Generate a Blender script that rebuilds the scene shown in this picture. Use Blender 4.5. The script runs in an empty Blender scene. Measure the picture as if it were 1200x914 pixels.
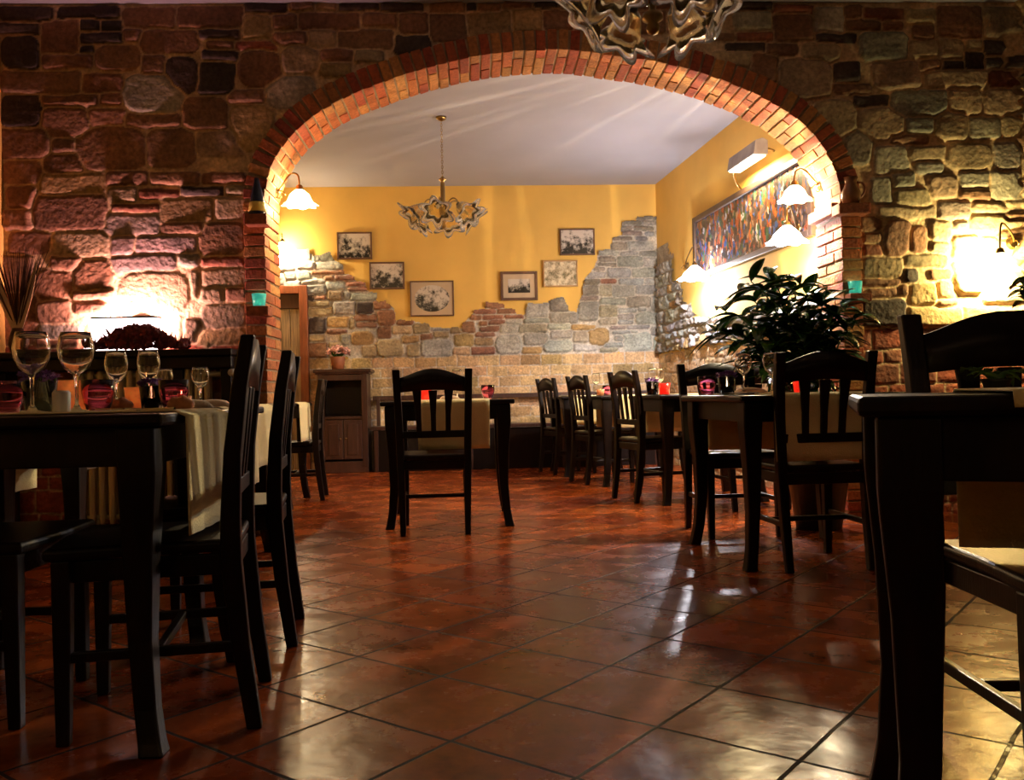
import bpy, bmesh, math, random
import numpy as np
from mathutils import Vector, Matrix
random.seed(7)
PI = math.pi
S = bpy.context.scene
COL = S.collection
# ------------------------------------------------------------------ camera
F = 1050.0; YAW = .045; ROLL = .022; CH = .783; PITCH = 6/1050
fw = Vector((math.sin(YAW)*math.cos(PITCH), math.cos(YAW)*math.cos(PITCH), math.sin(PITCH)))
r0 = fw.cross(Vector((0, 0, 1))).normalized(); u0 = r0.cross(fw)
rv = r0*math.cos(ROLL)-u0*math.sin(ROLL); uv = u0*math.cos(ROLL)+r0*math.sin(ROLL)
CP = Vector((0, 0, CH))
cd = bpy.data.cameras.new('camera'); cam = bpy.data.objects.new('camera', cd); COL.objects.link(cam)
cd.sensor_width = 36; cd.lens = F/1200*36; cd.clip_start = .02
M = Matrix((rv, uv, -fw)).transposed().to_4x4(); M.translation = CP
cam.matrix_world = M
S.camera = cam
def ray(x, y): return fw+rv*((x-600)/F)-uv*((y-457)/F)
def atY(x, y, Y): return CP+ray(x, y)*(Y/ray(x, y).y)
def atZ(x, y, z=0): d = ray(x, y); return CP+d*((z-CH)/d.z)
def atPlane(x, y, p, n): d = ray(x, y); return CP+d*((p-CP).dot(n)/d.dot(n))
# ------------------------------------------------------------------ colour management, world
S.view_settings.view_transform = 'Standard'; S.view_settings.look = 'None'
S.view_settings.gamma = 1; S.view_settings.use_curve_mapping = False
S.view_settings.exposure = 0.0
W = bpy.data.worlds.new('night'); S.world = W; W.use_nodes = True
W.node_tree.nodes['Background'].inputs[0].default_value = (.03, .035, .05, 1)
W.node_tree.nodes['Background'].inputs[1].default_value = .05
# light powers (lamps are built further down, each with its own light)
PW = dict(sconce_left=48, sconce_right=62, back_left=64, picture_lamp=60, wall_low=90, wall_far=140,
          shelf=60, right_wall=10, right_wash=60, front_room=9)
# ------------------------------------------------------------------ helpers
def tag(o, label=None, cat=None, group=None, kind=None):
    if label: o['label'] = label
    if cat: o['category'] = cat
    if group: o['group'] = group
    if kind: o['kind'] = kind
    return o
def obj(name, bm, m, parent=None, smooth=False, bev=0):
    if smooth == 'auto':
        for f in bm.faces: f.smooth = True
        for e in bm.edges:
            if len(e.link_faces) == 2 and e.calc_face_angle(0) > .7: e.smooth = False
    me = bpy.data.meshes.new(name)
    bmesh.ops.recalc_face_normals(bm, faces=bm.faces)
    bm.to_mesh(me); bm.free()
    if smooth is True:
        for p in me.polygons: p.use_smooth = True
    if isinstance(m, (list, tuple)):
        for q in m: me.materials.append(q)
    else: me.materials.append(m)
    o = bpy.data.objects.new(name, me); COL.objects.link(o)
    if parent: o.parent = parent
    if bev:
        b = o.modifiers.new('bevel', 'BEVEL'); b.width = bev; b.segments = 2; b.limit_method = 'ANGLE'
    return o
def thing(name, label, cat, loc=(0, 0, 0), rz=0, group=None):
    o = bpy.data.objects.new(name, None); COL.objects.link(o); o.empty_display_size = .1
    o.location = loc; o.rotation_euler = (0, 0, rz)
    return tag(o, label, cat, group)
def kids(o): return [c for c in bpy.data.objects if c.parent == o]
def dup(root, loc, rz, label, group=None, scale=None):
    def cp(o, par):
        c = o.copy(); COL.objects.link(c); c.parent = par
        for ch in kids(o): cp(ch, c)
        return c
    r = cp(root, None); r.location = loc; r.rotation_euler = (0, 0, rz); r['label'] = label
    if group: r['group'] = group
    if scale: r.scale = (scale,)*3
    return r
def box(bm, c, s, M_=None, mi=0):
    g = bmesh.ops.create_cube(bm, size=1)
    T = Matrix.Translation(Vector(c)) @ (M_ or Matrix.Identity(4)) @ Matrix.Diagonal((*s, 1))
    bmesh.ops.transform(bm, matrix=T, verts=g['verts'])
    for v in g['verts']:
        for f in v.link_faces: f.material_index = mi
    return g['verts']
def rings(bm, R, closed=True, cap=True):
    vs = [[bm.verts.new(p) for p in r] for r in R]
    n = len(vs[0])
    for a, b in zip(vs, vs[1:]):
        for i in range(n if closed else n-1):
            j = (i+1) % n
            bm.faces.new((a[i], a[j], b[j], b[i]))
    if cap and closed:
        bm.faces.new(vs[0][::-1]); bm.faces.new(vs[-1])
    return vs
def lathe(bm, prof, seg=24, c=(0, 0, 0), ruffle=0, nr=6, cap=False, twist=0):
    """prof: (r, z[, ruffle amount])"""
    R = []
    for q in prof:
        r, z = q[0], q[1]; k = q[2] if len(q) > 2 else 0
        ring = []
        for i in range(seg):
            a = 2*PI*i/seg
            w = math.cos(nr*a)
            ring.append((c[0]+(r*(1+k*ruffle*w))*math.cos(a), c[1]+(r*(1+k*ruffle*w))*math.sin(a), c[2]+z-k*ruffle*.25*r*w))
        R.append(ring)
    return rings(bm, R, True, cap)
def tube(bm, pts, rad, seg=8, cap=True):
    pts = [Vector(p) for p in pts]; n = len(pts)
    if not hasattr(rad, '__len__'): rad = [rad]*n
    R = []; up = Vector((0, 0, 1))
    t0 = (pts[1]-pts[0]).normalized()
    nx = t0.cross(up)
    if nx.length < .1: nx = t0.cross(Vector((0, 1, 0)))
    nx.normalize()
    for i, p in enumerate(pts):
        t = (pts[min(i+1, n-1)]-pts[max(i-1, 0)]).normalized()
        nx = (nx-t*nx.dot(t)).normalized(); ny = t.cross(nx)
        R.append([p+nx*rad[i]*math.cos(2*PI*k/seg)+ny*rad[i]*math.sin(2*PI*k/seg) for k in range(seg)])
    return rings(bm, R, True, cap)
def loft(bm, secs):
    """secs: (cx,cy,z,hx,hy)"""
    rings(bm, [[(x-a, y-b, z), (x+a, y-b, z), (x+a, y+b, z), (x-a, y+b, z)] for x, y, z, a, b in secs])
def bez(a, b, c, d, n=10):
    a, b, c, d = map(Vector, (a, b, c, d))
    return [a*(1-t)**3+b*3*t*(1-t)**2+c*3*t*t*(1-t)+d*t**3 for t in [i/n for i in range(n+1)]]
# ------------------------------------------------------------------ materials
def mat(name, col, rough=.5, metal=0, var=.25, scale=8, bump=0, bscale=40, trans=0, coat=0, emit=None, estr=0, sheen=0, col2=None, stretch=(1, 1, 1), ior=None, alpha=None, subs=0, spec=.5):
    m = bpy.data.materials.new(name); m.use_nodes = True
    nt = m.node_tree; N = nt.nodes; L = nt.links; b = N['Principled BSDF']
    tc = N.new('ShaderNodeTexCoord'); mp = N.new('ShaderNodeMapping'); mp.inputs['Scale'].default_value = stretch
    L.new(tc.outputs['Object'], mp.inputs[0])
    nz = N.new('ShaderNodeTexNoise'); nz.inputs['Scale'].default_value = scale; nz.inputs['Detail'].default_value = 6
    L.new(mp.outputs[0], nz.inputs['Vector'])
    rp = N.new('ShaderNodeValToRGB'); c = Vector(col)
    c2 = Vector(col2) if col2 else c*(1+var)
    rp.color_ramp.elements[0].position = .3; rp.color_ramp.elements[1].position = .72
    rp.color_ramp.elements[0].color = (*(c*(1-var)), 1); rp.color_ramp.elements[1].color = (*c2, 1)
    L.new(nz.outputs['Fac'], rp.inputs[0]); L.new(rp.outputs[0], b.inputs['Base Color'])
    b.inputs['Roughness'].default_value = rough; b.inputs['Metallic'].default_value = metal
    b.inputs['Specular IOR Level'].default_value = spec
    b.inputs['Transmission Weight'].default_value = trans; b.inputs['Coat Weight'].default_value = coat
    if ior: b.inputs['IOR'].default_value = ior
    if sheen: b.inputs['Sheen Weight'].default_value = sheen
    if subs: b.inputs['Subsurface Weight'].default_value = subs; b.inputs['Subsurface Radius'].default_value = (.02, .01, .005)
    if emit: b.inputs['Emission Color'].default_value = (*emit, 1); b.inputs['Emission Strength'].default_value = estr
    if bump:
        n2 = N.new('ShaderNodeTexNoise'); n2.inputs['Scale'].default_value = bscale; n2.inputs['Detail'].default_value = 4
        L.new(mp.outputs[0], n2.inputs['Vector'])
        bp = N.new('ShaderNodeBump'); bp.inputs['Strength'].default_value = bump; bp.inputs['Distance'].default_value = .01
        L.new(n2.outputs['Fac'], bp.inputs['Height']); L.new(bp.outputs[0], b.inputs['Normal'])
    return m
def matcol(name, rough=.85, bump=.4, bscale=60):
    """uses the mesh's own per stone / per brick colour"""
    m = bpy.data.materials.new(name); m.use_nodes = True
    nt = m.node_tree; N = nt.nodes; L = nt.links; b = N['Principled BSDF']
    at = N.new('ShaderNodeAttribute'); at.attribute_name = 'Col'
    tc = N.new('ShaderNodeTexCoord'); nz = N.new('ShaderNodeTexNoise'); nz.inputs['Scale'].default_value = 45; nz.inputs['Detail'].default_value = 8
    L.new(tc.outputs['Object'], nz.inputs['Vector'])
    mr = N.new('ShaderNodeMapRange'); mr.inputs['From Min'].default_value = .3; mr.inputs['From Max'].default_value = .7
    mr.inputs['To Min'].default_value = .65; mr.inputs['To Max'].default_value = 1.25
    L.new(nz.outputs['Fac'], mr.inputs['Value'])
    mx = N.new('ShaderNodeVectorMath'); mx.operation = 'SCALE'
    L.new(at.outputs['Color'], mx.inputs[0]); L.new(mr.outputs[0], mx.inputs['Scale'])
    L.new(mx.outputs[0], b.inputs['Base Color'])
    b.inputs['Roughness'].default_value = rough
    n2 = N.new('ShaderNodeTexNoise'); n2.inputs['Scale'].default_value = bscale; n2.inputs['Detail'].default_value = 6
    L.new(tc.outputs['Object'], n2.inputs['Vector'])
    bp = N.new('ShaderNodeBump'); bp.inputs['Strength'].default_value = bump; bp.inputs['Distance'].default_value = .012
    L.new(n2.outputs['Fac'], bp.inputs['Height']); L.new(bp.outputs[0], b.inputs['Normal'])
    return m
WOOD = mat('dark_wood', (.0055, .0022, .0016), .36, var=.4, scale=6, stretch=(8, 8, 1), bump=.08, bscale=20, spec=.25)
WOOD2 = mat('red_brown_wood', (.045, .015, .008), .4, var=.4, scale=5, stretch=(9, 9, 1), bump=.1)
DOORW = mat('door_wood', (.20, .055, .02), .4, var=.35, scale=5, stretch=(9, 9, 1), bump=.1)
PLANKW = mat('weathered_planks', (.24, .16, .09), .5, var=.5, scale=5, stretch=(14, 14, 1), bump=.15)
YEL = mat('yellow_plaster', (.78, .50, .12), .8, var=.09, scale=1.8, bump=.12, bscale=25)
CEIL = mat('white_plaster', (.40, .42, .53), .85, var=.04, scale=2, bump=.1, bscale=30)
STONE = matcol('field_stone', .8, .75, 40)
BRICK = matcol('fired_brick', .8, .5, 70)
MORT = mat('mortar', (.30, .22, .13), .95, bump=.5, bscale=60)
BRASS = mat('aged_brass', (.30, .20, .08), .3, 1, var=.3)
IRON = mat('dark_iron', (.03, .025, .02), .5, .6)
CLOTH = mat('cream_linen', (.84, .72, .36), .9, var=.12, scale=3, bump=.35, bscale=180, sheen=.3)
NAPK = mat('cream_napkin', (.66, .52, .36), .9, var=.1, bump=.3, bscale=120, sheen=.2)
GLASS = mat('clear_glass', (.98, .97, .95), .02, var=0, trans=1, ior=1.45)
LIPG = mat('pressed_clear_glass', (.97, .97, .97), .12, var=.02, scale=20, trans=.85, bump=.3, bscale=60, ior=1.35)
AGLASS = mat('amber_clear_glass', (1, .86, .55), .05, var=.1, scale=20, trans=.95, bump=.3, bscale=40, ior=1.5)
PGLASS = mat('pink_glass', (.85, .35, .5), .03, var=.08, trans=1, ior=1.4)
RGLASS = mat('red_votive_glass', (.95, .05, .03), .15, var=.1, trans=.5, emit=(1, .05, .02), estr=.25)
TGLASS = mat('teal_votive_glass', (.15, .8, .7), .2, var=.1, trans=.5, emit=(.12, .85, .7), estr=.12)
CGLASS = mat('frosted_votive_glass', (.95, .5, .22), .3, var=.35, scale=40, trans=.45, emit=(1, .32, .08), estr=.04)
WAX = mat('white_wax', (.8, .76, .7), .5, var=.05, subs=.2)
LAV = mat('purple_petals', (.22, .09, .34), .7, var=.5, scale=60)
PINKP = mat('pink_petals', (.75, .45, .42), .7, var=.3, scale=60)
REDP = mat('dark_red_petals', (.14, .012, .02), .6, var=.6, scale=50, bump=.3)
LEAF = mat('glossy_leaf', (.014, .055, .010), .22, var=.5, scale=14, col2=(.03, .11, .012))
LEAF2 = mat('light_leaf', (.09, .22, .03), .4, var=.4, scale=14)
TERRA = mat('terracotta_pot', (.25, .08, .035), .6, var=.25, bump=.2)
DARKP = mat('dark_pot', (.015, .02, .015), .5)
BREAD = mat('bread_crust', (.42, .17, .05), .7, var=.4, scale=30, bump=.4)
STEEL = mat('steel', (.7, .68, .65), .15, 1, var=.05)
CERAM = mat('white_ceramic', (.75, .72, .68), .2, var=.03)
CREAM = mat('cream_enamel', (.62, .56, .33), .35, var=.06)
def emis(name, col, s):
    m = mat(name, col, .4, var=.05, emit=col, estr=s); return m
def glow(name, col, s, clear):
    m = emis(name, col, s); nt = m.node_tree; N = nt.nodes; L = nt.links
    tr = N.new('ShaderNodeBsdfTransparent'); tr.inputs[0].default_value = (1, .95, .85, 1)
    mx = N.new('ShaderNodeMixShader'); mx.inputs[0].default_value = clear
    L.new(N['Principled BSDF'].outputs[0], mx.inputs[1]); L.new(tr.outputs[0], mx.inputs[2]); L.new(mx.outputs[0], N['Material Output'].inputs[0])
    return m
SHADE = glow('lit_glass_shade', (1, .84, .56), 14, .45)
SHADEW = glow('bright_lit_glass_shade', (.92, .92, 1), 30, .45)
FLAME = emis('candle_flame', (1, .62, .2), 30)
def light(name, loc, p, col, rad=.03, parent=None, kind='POINT', rot=None, size=None, spot=None):
    ld = bpy.data.lights.new(name, kind); ld.energy = p; ld.color = col
    if kind in ('POINT', 'SPOT'): ld.shadow_soft_size = rad
    if spot: ld.spot_size = spot; ld.spot_blend = .6
    if kind == 'AREA': ld.shape = 'RECTANGLE'; ld.size, ld.size_y = size
    o = bpy.data.objects.new(name, ld); COL.objects.link(o); o.location = loc
    if rot: o.rotation_euler = rot
    if parent: o.parent = parent
    return o
def floor_mat():
    m = bpy.data.materials.new('terracotta_tiles'); m.use_nodes = True
    nt = m.node_tree; N = nt.nodes; L = nt.links; b = N['Principled BSDF']
    tc = N.new('ShaderNodeTexCoord')
    ang = math.radians(49.6); sp = .34
    mp = N.new('ShaderNodeMapping'); mp.vector_type = 'POINT'
    # rotate so that u runs along the first family of joints
    mp.inputs['Rotation'].default_value = (0, 0, -ang); mp.inputs['Scale'].default_value = (1/sp, 1/sp, 1)
    def rot(p): c, s = math.cos(-ang), math.sin(-ang); x, y = p[0]/sp, p[1]/sp; return (x*c-y*s, x*s+y*c)
    # Mapping applies scale, then rotation, then translation
    a = rot((.249, 1.894)); bb = rot((.347, 2.592))
    mp.inputs['Location'].default_value = (-bb[0]+40, -a[1]+40, 0)
    L.new(tc.outputs['Object'], mp.inputs[0])
    dn = N.new('ShaderNodeTexNoise'); dn.inputs['Scale'].default_value = 2.5
    L.new(mp.outputs[0], dn.inputs['Vector'])
    ad = N.new('ShaderNodeVectorMath'); ad.operation = 'MULTIPLY_ADD'
    ad.inputs[1].default_value = (.025, .025, 0); L.new(dn.outputs['Color'], ad.inputs[0]); L.new(mp.outputs[0], ad.inputs[2])
    br = N.new('ShaderNodeTexBrick'); br.offset = 0; br.squash = 1
    for k, v in (('Scale', 1), ('Mortar Size', .016), ('Mortar Smooth', .25), ('Brick Width', 1), ('Row Height', 1), ('Bias', 0)): br.inputs[k].default_value = v
    br.inputs['Color1'].default_value = (.15, .022, .004, 1); br.inputs['Color2'].default_value = (.30, .062, .010, 1)
    br.inputs['Mortar'].default_value = (.018, .008, .005, 1)
    L.new(ad.outputs[0], br.inputs['Vector'])
    nz = N.new('ShaderNodeTexNoise'); nz.inputs['Scale'].default_value = 4.5; nz.inputs['Detail'].default_value = 7; nz.inputs['Roughness'].default_value = .65
    L.new(tc.outputs['Object'], nz.inputs['Vector'])
    mr = N.new('ShaderNodeMapRange'); mr.inputs['From Min'].default_value = .3; mr.inputs['From Max'].default_value = .7
    mr.inputs['To Min'].default_value = .45; mr.inputs['To Max'].default_value = 1.35
    L.new(nz.outputs['Fac'], mr.inputs['Value'])
    sc = N.new('ShaderNodeVectorMath'); sc.operation = 'SCALE'; L.new(br.outputs['Color'], sc.inputs[0]); L.new(mr.outputs[0], sc.inputs['Scale'])
    L.new(sc.outputs[0], b.inputs['Base Color'])
    rr = N.new('ShaderNodeMapRange'); rr.inputs['From Min'].default_value = .3; rr.inputs['From Max'].default_value = .7
    rr.inputs['To Min'].default_value = .17; rr.inputs['To Max'].default_value = .34
    L.new(nz.outputs['Fac'], rr.inputs['Value'])
    mxr = N.new('ShaderNodeMath'); mxr.operation = 'MULTIPLY_ADD'; mxr.inputs[1].default_value = .5
    L.new(br.outputs['Fac'], mxr.inputs[0]); L.new(rr.outputs[0], mxr.inputs[2]); L.new(mxr.outputs[0], b.inputs['Roughness'])
    b.inputs['Coat Weight'].default_value = .03; b.inputs['Specular IOR Level'].default_value = .15; b.inputs['Coat Roughness'].default_value = .07
    n3 = N.new('ShaderNodeTexNoise'); n3.inputs['Scale'].default_value = 7; n3.inputs['Detail'].default_value = 3
    L.new(tc.outputs['Object'], n3.inputs['Vector'])
    h = N.new('ShaderNodeMath'); h.operation = 'MULTIPLY_ADD'; h.inputs[1].default_value = -.9
    L.new(br.outputs['Fac'], h.inputs[0]); L.new(n3.outputs['Fac'], h.inputs[2])
    bp = N.new('ShaderNodeBump'); bp.inputs['Strength'].default_value = .30; bp.inputs['Distance'].default_value = .012
    L.new(h.outputs[0], bp.inputs['Height']); L.new(bp.outputs[0], b.inputs['Normal']); L.new(bp.outputs[0], b.inputs['Coat Normal'])
    return m
FLOOR = floor_mat()
# ------------------------------------------------------------------ stone / brick relief surfaces
rng = np.random.default_rng(11)
def vnoise(x, y, s, seed=0):
    r = np.random.default_rng(seed); g = r.random((256, 256))
    x = x*s+37.1; y = y*s+11.7
    xi = np.floor(x).astype(int); yi = np.floor(y).astype(int); fx = x-xi; fy = y-yi
    fx = fx*fx*(3-2*fx); fy = fy*fy*(3-2*fy)
    a = g[xi % 256, yi % 256]; b = g[(xi+1) % 256, yi % 256]; c = g[xi % 256, (yi+1) % 256]; d = g[(xi+1) % 256, (yi+1) % 256]
    return (a*(1-fx)+b*fx)*(1-fy)+(c*(1-fx)+d*fx)*fy
def fbm(x, y, s, seed=0, n=4):
    t = 0; a = 1; tot = 0
    for i in range(n): t = t+a*vnoise(x, y, s*2**i, seed+i); tot += a; a *= .5
    return t/tot
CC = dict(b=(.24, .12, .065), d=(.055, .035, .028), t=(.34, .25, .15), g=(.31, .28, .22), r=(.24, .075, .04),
          o=(.38, .25, .11), p=(.27, .20, .18), k=(.33, .075, .035), y=(.54, .36, .19),
          A=(.25, .22, .19), B=(.31, .31, .31), C=(.34, .34, .31), D=(.33, .30, .23), E=(.27, .13, .085))
MORTC = (.60, .43, .25)
def relief(name, O, U, N_, Wd, Ht, res, seeds, keep, m, warp=.012, edge=.018, w=.006, base_lift=.03, rough=.008, mortc=MORTC, grow=.012):
    """a masonry face: a dense mesh whose relief and colour follow the list of stones (u0,v0,u1,v1,code,radius,lift)"""
    nx = int(Wd/res)+1; ny = int(Ht/res)+1
    uu, vv = np.meshgrid(np.linspace(0, Wd, nx), np.linspace(0, Ht, ny), indexing='ij')
    wx = (fbm(uu, vv, 6, 5, 3)-.5)*warp*4; wy = (fbm(uu, vv, 6, 25, 3)-.5)*warp*4
    wx += (vnoise(uu, vv, 28, 77)-.5)*warp*.7; wy += (vnoise(uu, vv, 28, 78)-.5)*warp*.7
    pu = uu+wx; pv = vv+wy
    d1 = np.full(uu.shape, 9.); d2 = np.full(uu.shape, 9.); idd = np.full(uu.shape, -1)
    for k, s in enumerate(seeds):
        a0, b0, a1, b1 = s[:4]; cu, cv = (a0+a1)/2, (b0+b1)/2; hu, hv = abs(a1-a0)/2, abs(b1-b0)/2
        rad = min(s[5], hu*.95, hv*.95)
        i0 = max(0, int((cu-hu-.12)/res)); i1 = min(nx, int((cu+hu+.12)/res)+2)
        j0 = max(0, int((cv-hv-.12)/res)); j1 = min(ny, int((cv+hv+.12)/res)+2)
        if i0 >= i1 or j0 >= j1: continue
        sl = (slice(i0, i1), slice(j0, j1))
        du = pu[sl]-cu; dv = pv[sl]-cv
        sk = s[7] if len(s) > 7 else 0
        du = du+dv*sk
        qx = np.abs(du)-(hu-rad); qy = np.abs(dv)-(hv-rad)
        d = np.hypot(np.maximum(qx, 0), np.maximum(qy, 0))+np.minimum(np.maximum(qx, qy), 0)-rad
        A = d1[sl]; B = d2[sl]; I = idd[sl]
        c = d < A
        B[...] = np.where(c, A, np.minimum(B, d)); A[...] = np.where(c, d, A); I[...] = np.where(c, k, I)
    e = np.minimum((d2-d1)/2, grow-d1)
    t = np.clip((e-w)/edge, 0, 1); prof = np.sin(t*PI/2)**.8
    ns = max(1, len(seeds))
    lift = np.array([s[6] if len(s) > 6 and s[6] else base_lift for s in seeds]+[0])
    tiltx = np.append(rng.normal(0, .10, ns), 0); tilty = np.append(rng.normal(0, .10, ns), 0)
    cu = np.array([(s[0]+s[2])/2 for s in seeds]+[0]); cv = np.array([(s[1]+s[3])/2 for s in seeds]+[0])
    kk = lift[idd]/.03
    h = prof*(lift[idd]+np.clip((tiltx[idd]*(uu-cu[idd])+tilty[idd]*(vv-cv[idd]))*kk, -.012, .018))
    ridg = 1-np.abs(2*fbm(uu*.8+vv*.3, vv*1.4, 14, 60, 4)-1)
    h = h+prof*(ridg-.7)*rough*2.2*np.minimum(kk, 1.4)+(fbm(uu, vv, 45, 9, 3)-.5)*rough*.7
    cols = np.array([CC[s[4]] for s in seeds]+[mortc])
    cols = cols*np.append(rng.uniform(.8, 1.22, ns), 1)[:, None]
    cols[:-1] *= rng.uniform(.95, 1.05, (ns, 3))
    c = cols[idd]
    mm = np.clip((e-w*.6)/(w*.8+1e-4), 0, 1)[..., None]
    c = c*mm+np.array(mortc)*(1-mm)
    v1 = fbm(uu, vv, 9, 33, 4)[..., None]
    c = c*(.55+.9*v1)
    P = np.empty((nx, ny, 3))
    O = np.array(O); U = np.array(U); Nn = np.array(N_)
    for q in range(3): P[..., q] = O[q]+U[q]*uu+(vv if q == 2 else 0)+Nn[q]*h
    kp = keep(uu, vv)
    idx = np.arange(nx*ny).reshape(nx, ny)
    fk = kp[:-1, :-1] & kp[1:, :-1] & kp[1:, 1:] & kp[:-1, 1:]
    q = np.stack([idx[:-1, :-1][fk], idx[1:, :-1][fk], idx[1:, 1:][fk], idx[:-1, 1:][fk]], 1)
    used, inv = np.unique(q.ravel(), return_inverse=True)
    me = bpy.data.meshes.new(name)
    me.vertices.add(len(used)); me.vertices.foreach_set('co', P.reshape(-1, 3)[used].ravel().astype(np.float32))
    nf = len(q); me.loops.add(nf*4); me.polygons.add(nf)
    me.polygons.foreach_set('loop_start', np.arange(0, nf*4, 4, dtype=np.int32))
    me.loops.foreach_set('vertex_index', inv.astype(np.int32).ravel())
    me.polygons.foreach_set('use_smooth', np.ones(nf, dtype=bool))
    me.update(calc_edges=True)
    ca = me.color_attributes.new('Col', 'FLOAT_COLOR', 'POINT')
    cc = np.ones((len(used), 4), np.float32); cc[:, :3] = c.reshape(-1, 3)[used]
    ca.data.foreach_set('color', cc.ravel())
    me.materials.append(m)
    o = bpy.data.objects.new(name, me); COL.objects.link(o)
    return o
def inpoly(px, py, poly):
    r = np.zeros(px.shape, bool); n = len(poly)
    for i in range(n):
        x1, y1 = poly[i]; x2, y2 = poly[(i+1) % n]
        c = ((y1 > py) != (y2 > py))
        r ^= c & (px < (x2-x1)*(py-y1)/((y2-y1) if y2 != y1 else 1e-9)+x1)
    return r
def fill(u0, v0, u1, v1, taken=(), wmin=.14, wmax=.34, hmin=.07, hmax=.2, codes='bbttgopd'):
    out = []; v = v0
    while v < v1:
        h = random.uniform(hmin, hmax); u = u0-random.uniform(0, .2)
        while u < u1:
            wd = random.uniform(wmin, wmax)
            k = random.random()
            cells = [(u, v, u+wd-.012, v+h-.012)]
            if k < .3 and h > .12: cells = [(u, v, u+wd-.012, v+h*.5-.01), (u, v+h*.5, u+wd-.012, v+h-.012)]
            for c in cells:
                cx, cy = (c[0]+c[2])/2, (c[1]+c[3])/2
                if not any(a[0]-.02 < cx < a[2]+.02 and min(a[1], a[3])-.02 < cy < max(a[1], a[3])+.02 for a in taken):
                    out.append((*c, random.choice(codes), random.uniform(.015, .07), random.uniform(.02, .045), random.uniform(-.2, .2)))
            u += wd
        v += h
    return out
def courses(u0, v0, u1, v1, bw, bh, codes, lift=.012, off=.5, gap=.008):
    out = []; v = v1; k = 0
    while v > v0-.01:
        u = u0-(bw*off if k % 2 else 0)-random.uniform(0, .03)
        while u < u1:
            out.append((u, v-bh+gap, u+bw-gap, v, random.choice(codes), .006, lift)); u += bw
        v -= bh; k += 1
    return out
# ------------------------------------------------------------------ room dimensions
YW = 5.35; TH = .38; HC = 3.13
XL = atY(5, 300, YW).x; XR = 4.3; YR = -2.6
bcL = atZ(400, 219, HC); bcR = atZ(768, 216, HC); rw = atZ(858, 143, HC)
bdir = (bcR-bcL); bdir.z = 0; bdir.normalize()
rdir = (rw-bcR); rdir.z = 0; rdir.normalize()          # towards the viewer
bn = Vector((bdir.y, -bdir.x, 0))                      # back wall normal, towards viewer
rn = Vector((rdir.y, -rdir.x, 0));
if rn.x > 0: rn = -rn                                  # right wall normal, towards -x
XBL = -2.5
backO = bcR+bdir*((XBL-bcR.x)/bdir.x); backO.z = 0
backW = (bcR.xy-backO.xy).length
rlen = (YW+TH-bcR.y)/rdir.y
rend = bcR+rdir*rlen
def onB(x, y, off=0): return atPlane(x, y, bcR+bn*off, bn)
def onR(x, y, off=0): return atPlane(x, y, bcR+rn*off, rn)
def uB(x, y): p = onB(x, y); return ((p-backO).dot(bdir), p.z)
rO = Vector((bcR.x, bcR.y, 0))
def uR(x, y): p = onR(x, y); return ((p-rO).dot(rdir), p.z)
def slab(name, a, b, mtl, kind='structure'):
    bm = bmesh.new(); c = (Vector(a)+Vector(b))/2; s = Vector(b)-Vector(a); box(bm, c, s)
    o = obj(name, bm, mtl); o['kind'] = kind; return o
slab('floor', (-4.5, YR-.1, -.12), (XR+.3, 11, 0), FLOOR)
slab('ceiling', (-4.5, YR-.1, HC), (XR+.3, 11, HC+.12), CEIL)
slab('wall_left', (XL-.12, YR, 0), (XL, YW+TH, HC), YEL)
DIMW = mat('brown_plaster', (.16, .08, .04), .9, var=.15, scale=2, bump=.2)
slab('wall_right', (XR, YR, 0), (XR+.12, YW+TH, HC), DIMW)
slab('wall_rear', (XL, YR-.1, 0), (XR, YR, HC), DIMW)
# back room side and back walls
bm = bmesh.new(); vs = [(XBL-.1, YW+TH, 0), (XBL, YW+TH, 0), (XBL, backO.y+.1, 0), (XBL-.1, backO.y+.1, 0)]
rings(bm, [vs, [(x, y, HC) for x, y, z in vs]]); o = obj('wall_back_left', bm, YEL); o['kind'] = 'structure'
bm = bmesh.new(); a = backO-bdir*.1; b = bcR+bdir*.1; vs = [a, b, b-bn*.12, a-bn*.12]
rings(bm, [[(p.x, p.y, 0) for p in vs], [(p.x, p.y, HC) for p in vs]]); o = obj('wall_back', bm, YEL); o['kind'] = 'structure'
bm = bmesh.new(); a = rO-rdir*.02; b = rO+rdir*(rlen+.0); vs = [a, b, b-rn*.12, a-rn*.12]
rings(bm, [[(p.x, p.y, 0) for p in vs], [(p.x, p.y, HC) for p in vs]]); o = obj('wall_back_right', bm, YEL); o['kind'] = 'structure'
# ------------------------------------------------------------------ arch outline on the stone wall (inner edge of the brick ring)
apx = [(311, 240), (311, 230), (315, 208), (323, 188), (335, 170), (350, 153), (376.7, 131.7), (400, 119), (425, 108), (446.7, 100), (475, 90), (493, 84.5), (527, 75), (560, 68),
       (593, 63.7), (627, 61.2), (660, 60.5), (682, 62), (715, 67), (765, 74), (790, 79.5), (815, 86), (841, 95), (873, 107.5), (896.7, 119), (920, 132), (948, 155), (965, 178),
       (975, 196.7), (980.5, 213), (982.5, 228), (983, 245)]
arch = [Vector((atY(x, y, YW).x, atY(x, y, YW).z)) for x, y in apx]
arch = [Vector((arch[0].x, 0))]+arch+[Vector((arch[-1].x, 0))]
def resample(P, step):
    L_ = [0]
    for a, b in zip(P, P[1:]): L_.append(L_[-1]+(b-a).length)
    n = int(L_[-1]/step); out = []; j = 0
    for i in range(n+1):
        s = L_[-1]*i/n
        while j < len(L_)-2 and L_[j+1] < s: j += 1
        out.append(P[j].lerp(P[j+1], (s-L_[j])/(L_[j+1]-L_[j])))
    return out
fine = resample(arch, .02)
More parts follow.
